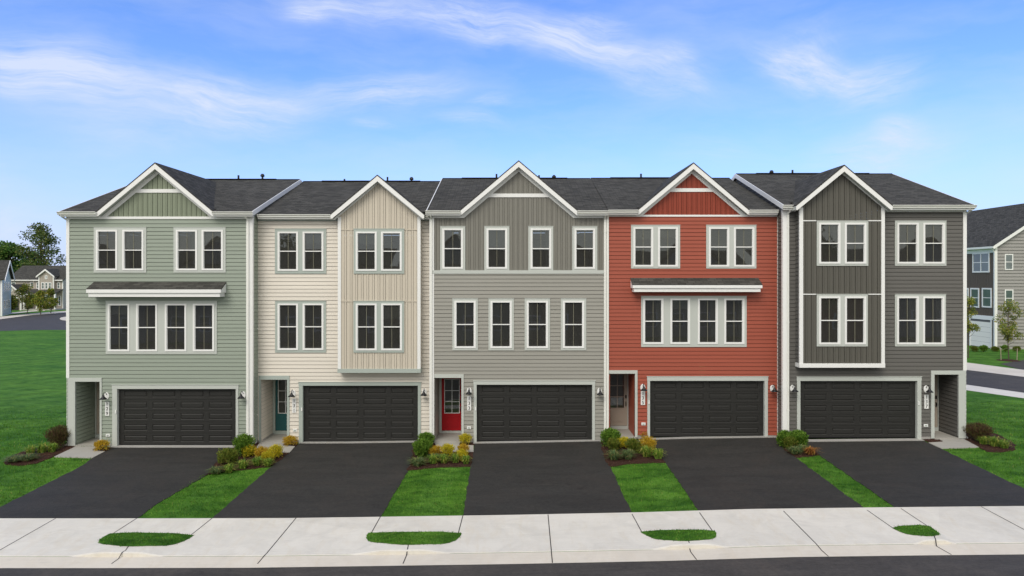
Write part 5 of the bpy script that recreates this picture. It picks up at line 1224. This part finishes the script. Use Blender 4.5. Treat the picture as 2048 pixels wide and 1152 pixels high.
def tree(px, py_base, h_m, crown_w, trunk_h, mat, label, group, n=2500, leaf_s=.09, clumps=30, loose=.5, name='tree', X=None, Y=None, seed=1, tr=.05, cshape='oval'):
    if X is None: X, Y = gp(px, py_base)
    rs = random.Random(seed); z0 = G(X, Y); rt = empty(name); tag(rt, label, 'tree', group)
    t = MB(); top = Vector((rs.uniform(-.1, .1)*crown_w*.3, 0, h_m*.93)); mid = Vector((rs.uniform(-.03, .03)*h_m, rs.uniform(-.03, .03)*h_m, trunk_h))
    t.tube([(0, 0, -.2), tuple(mid*.5), tuple(mid), tuple((mid+top)/2), tuple(top)], tr, 8, tr*.2)
    cl = []; ch = h_m-trunk_h
    for i in range(clumps):
        u = rs.random(); zz = trunk_h+ch*(.06+.9*u); prof = math.sin(math.pi*min(.97, .12+.85*u))**.7 if cshape == 'oval' else (1-.55*u)
        r_ = crown_w*.5*prof*(rs.random()**.5); a_ = rs.uniform(0, 6.283); c = Vector((math.cos(a_)*r_, math.sin(a_)*r_, zz)); cl.append((c, crown_w*rs.uniform(.09, .17)))
        b0 = Vector((mid.x, mid.y, 0)).lerp(Vector((top.x, top.y, 0)), max(0, (zz-trunk_h)/ch*.6)); s_ = Vector((b0.x, b0.y, max(trunk_h*.8, zz-r_*.8-ch*.08)))
        t.tube([tuple(s_), tuple(s_.lerp(c, .5)+Vector((0, 0, -.02*h_m))), tuple(c)], tr*.35, 5, tr*.08)
    t.build('trunk', 'bark', rt)
    m_ = MB()
    for i in range(n):
        c, rr = cl[i % clumps]; d = rnd_dir(rs); p = c+d*rr*(rs.random()**.45)*(1+loose*.4*rs.random()); p.z = c.z+(p.z-c.z)*.8
        leaf(m_, p, d+rnd_dir(rs)*.9, rnd_dir(rs), leaf_s*rs.uniform(.7, 1.5), leaf_s*.7*rs.uniform(.7, 1.3))
    m_.build('crown', mat, rt)
    rt.location = (X, Y, z0); return rt
# right street trees, staked
GT = 'young street trees on the right lawn'
t1 = tree(2018, 721, 4.75, 2.0, 1.5, 'l_young', 'young staked tree with yellow-green crown on the right lawn', GT, 2600, .11, 26, seed=4, name='young_tree')
tree(1936, 716, 4.9, 2.0, 1.9, 'l_young', 'young tree half hidden behind the charcoal house corner', GT, 2400, .11, 24, seed=9, name='young_tree')
X, Y = gp(2018, 721); sd_k = 0
for dx, word in ((-.62, 'left'), (.62, 'right')):
    mb = MB(); z0 = G(X+dx, Y); mb.tube([(0, 0, -.2), (dx*.06, 0, .95)], .035, 6, .03); mb.tube([(dx*.05, 0, .82), (-dx*.95, 0, 1.0)], .008, 4)
    o = mb.build('tree_stake', 'stake'); o.location = (X+dx, Y, z0); tag(o, 'wooden stake just '+word+' of the young tree trunk on the right lawn', 'stake', 'stakes of the young tree')
mb = MB(); mb.lathe([(0, .07), (.5, .06), (.85, .0)], (0, 0, 0), 'z', 18); o = mb.build('mulch_ring', 'mulch'); o.location = (X, Y, G(X, Y)+.0); tag(o, kind='structure')
for i, px in enumerate((1948, 1967, 1990, 2010, 2034)):
    shrub(px, 703+(i % 2), 15, 10+3*(i % 2), 'evergreen' if i % 2 else 'olive', ['low olive shrub left of the white garage door on the pale grey building', 'green shrub in front of the white garage door', 'olive shrub at the corner of the pale grey building', 'green shrub behind the staked young tree', 'olive shrub farthest right along the pale grey wall'][i], 'shrubs along the pale grey building')
# far left trees
GL = 'street trees in front of the far taupe house'
for i, (px, w_, hh) in enumerate(((22, 2.4, 4.0), (49, 4.2, 6.4), (85, 2.8, 5.0), (101, 2.8, 5.4), (5, 3.4, 5.5))):
    X_, Y_ = gp(px, 622+(i % 2)); 
    xx = {0: 22, 1: 54, 2: 82, 3: 101, 4: 2}[i]; D_ = 138-(i % 3)*3; tree(0, 0, hh*.9, w_*.95, .9, 'l_young', ['slim green street tree nearest the pale blue house', 'broad street tree in front of the far garage gable', 'narrow street tree left of the far porch posts', 'narrow street tree in front of the far three-window gable', 'street tree cut by the left frame edge'][i], GL, 2200, .26, 26, seed=20+i, name='street_tree', X=(xx-1024)*D_/F, Y=D_-CAMD, tr=.09)
D_ = 185
tree(0, 0, 21.6, 11.0, 5.5, 'l_tree', 'tall loose-crowned tree rising behind the far taupe house', None, 5200, .50, 62, 1.0, 'tall_tree', X=(80-1024)*D_/F, Y=D_-CAMD, seed=33, tr=.45, cshape='oval')
for i, (px, dd_, hh, w_) in enumerate(((22, 192, 17.0, 11), (2, 200, 17.5, 13), (50, 198, 15.5, 10), (-30, 205, 17, 14))):
    tree(0, 0, hh, w_, 3, 'l_dtree', ['dense dark green tree left of the tall loose tree', 'dense green tree at the left frame edge behind the blue house', 'dense green tree low behind the far taupe roof', 'dense tree just outside the left frame edge'][i], 'dense trees behind the far houses', 4200, .6, 46, .4, 'dense_tree', X=(px-1024)*dd_/F, Y=dd_-CAMD, seed=50+i, tr=.4)
# trees mirrored in the panes of 137 and 133
for i, (x_, y_, hh) in enumerate(((31, -44, 12.5), (-30, -60, 13), (13.5, -60, 12))):
    tree(0, 0, hh, 7, 3, 'l_tree', ['leafy tree across the street mirrored in the windows of the charcoal house', 'leafy tree across the street mirrored in the windows of the green house', 'leafy tree behind the opposite houses mirrored in window glass'][i], 'trees mirrored in the window glass', 2200, .35, 36, .6, 'opposite_tree', X=x_, Y=y_, seed=70+i, tr=.2)
# meadow-edge shrubs: the far lawn in front of the left houses is plain turf

# ------------------------------------------------------------------ grass blades, mulch chips
def inside(p, poly):
    x, y = p; c = False; j = len(poly)-1
    for i in range(len(poly)):
        xi, yi = poly[i]; xj, yj = poly[j]
        if (yi > y) != (yj > y) and x < (xj-xi)*(y-yi)/(yj-yi)+xi: c = not c
        j = i
    return c
def blades(name, poly, dens, zf, avoid=(), hgt=.055, wd=.010, seed=1, edge=0):
    rs = random.Random(seed); mb = MB(); xs_ = [p[0] for p in poly]; ys_ = [p[1] for p in poly]; n = int((max(xs_)-min(xs_))*(max(ys_)-min(ys_))*dens)
    V = mb.v; Fc = mb.f
    for _ in range(n):
        x, y = rs.uniform(min(xs_), max(xs_)), rs.uniform(min(ys_), max(ys_))
        if y > 0 and rs.random() < y/9: continue
        if not inside((x+rs.gauss(0, .025), y+rs.gauss(0, .025)), poly) or any(inside((x, y), q) for q in avoid): continue
        if name == 'lawn_grass' and y < -7.30: continue
        z = G(x, y)+zf(x, y); t = rs.uniform(0, 6.283); c_, s_ = math.cos(t)*wd, math.sin(t)*wd; h_ = hgt*rs.uniform(.5, 1.25); lx_, ly_ = rs.gauss(0, .4)*h_, rs.gauss(0, .4)*h_
        o = len(V); V += [(x-c_, y-s_, z-.005), (x+c_, y+s_, z-.005), (x+lx_, y+ly_, z+h_)]; Fc.append((o, o+1, o+2))
    mb.uv = [None]*len(Fc); o = mb.build(name, 'blade'); return tag(o, kind='stuff', label=None)
gl = []
for i, p in enumerate(isl_w):
    o = blades('verge_grass', p, 1000, lambda x, y: .02+bump(x, y), hgt=.045, seed=i); tag(o, 'short green grass on a verge island by the kerb, number %d from the left' % (i+1), 'grass'); o['label'] = ['short green grass on the leftmost kerb island', 'short green grass on the kerb island below the red door', 'short green grass on the kerb island below the red house', 'short green grass on the rightmost small kerb island'][i]
for i, p in enumerate(strips):
    o = blades('lawn_grass', strip_px(p), 420, lambda x, y: 0, hgt=.06, seed=10+i); tag(o, ['green turf strip between the 129 and 131 driveways', 'green turf strip between the 131 and 133 driveways', 'green turf strip between the 133 and 135 driveways', 'narrow green turf strip between the 135 and 137 driveways'][i], 'grass')
wk = [strip_px(p) for p in walks]; dv = [fix_edges(strip_px(drives[k])) for k in ('129', '137')]
pl = [(-24, -7.35), (-14, -7.35), (-15.0, -.3), (-18.7, -.3), (-18.7, 9), (-33, 9)]
o = blades('lawn_grass', pl, 190, lambda x, y: 0, avoid=[bedw['a'], wk[0], dv[0], bedw['g']], hgt=.07, wd=.014, seed=30); tag(o, 'green lawn left of the sage green house', 'grass')
pl = [(16, -7.35), (24, -7.35), (32, 9), (18.9, 9), (18.9, -.6), (16.5, -.7)]
o = blades('lawn_grass', pl, 190, lambda x, y: 0, avoid=[bedw['f'], wk[4], dv[1], bedw['k']], hgt=.07, wd=.014, seed=31); tag(o, 'green lawn right of the charcoal house', 'grass')
rs = random.Random(5); mb = MB()
for k, p in bedw.items():
    xs_ = [q[0] for q in p]; ys_ = [q[1] for q in p]
    for _ in range(int((max(xs_)-min(xs_))*(max(ys_)-min(ys_))*260)):
        x, y = rs.uniform(min(xs_), max(xs_)), min(.3, rs.uniform(min(ys_), max(ys_)))
        if not inside((x, y), p): continue
        z = G(x, y)+.04; leaf(mb, Vector((x, y, z)), Vector((rs.uniform(-1, 1), rs.uniform(-1, 1), rs.uniform(-.1, .5))), Vector((0, 0, 1)), rs.uniform(.03, .08), rs.uniform(.012, .025))
o = mb.build('mulch_chips', 'chip'); tag(o, 'brown shredded bark mulch in the garden beds', 'mulch', kind='stuff')
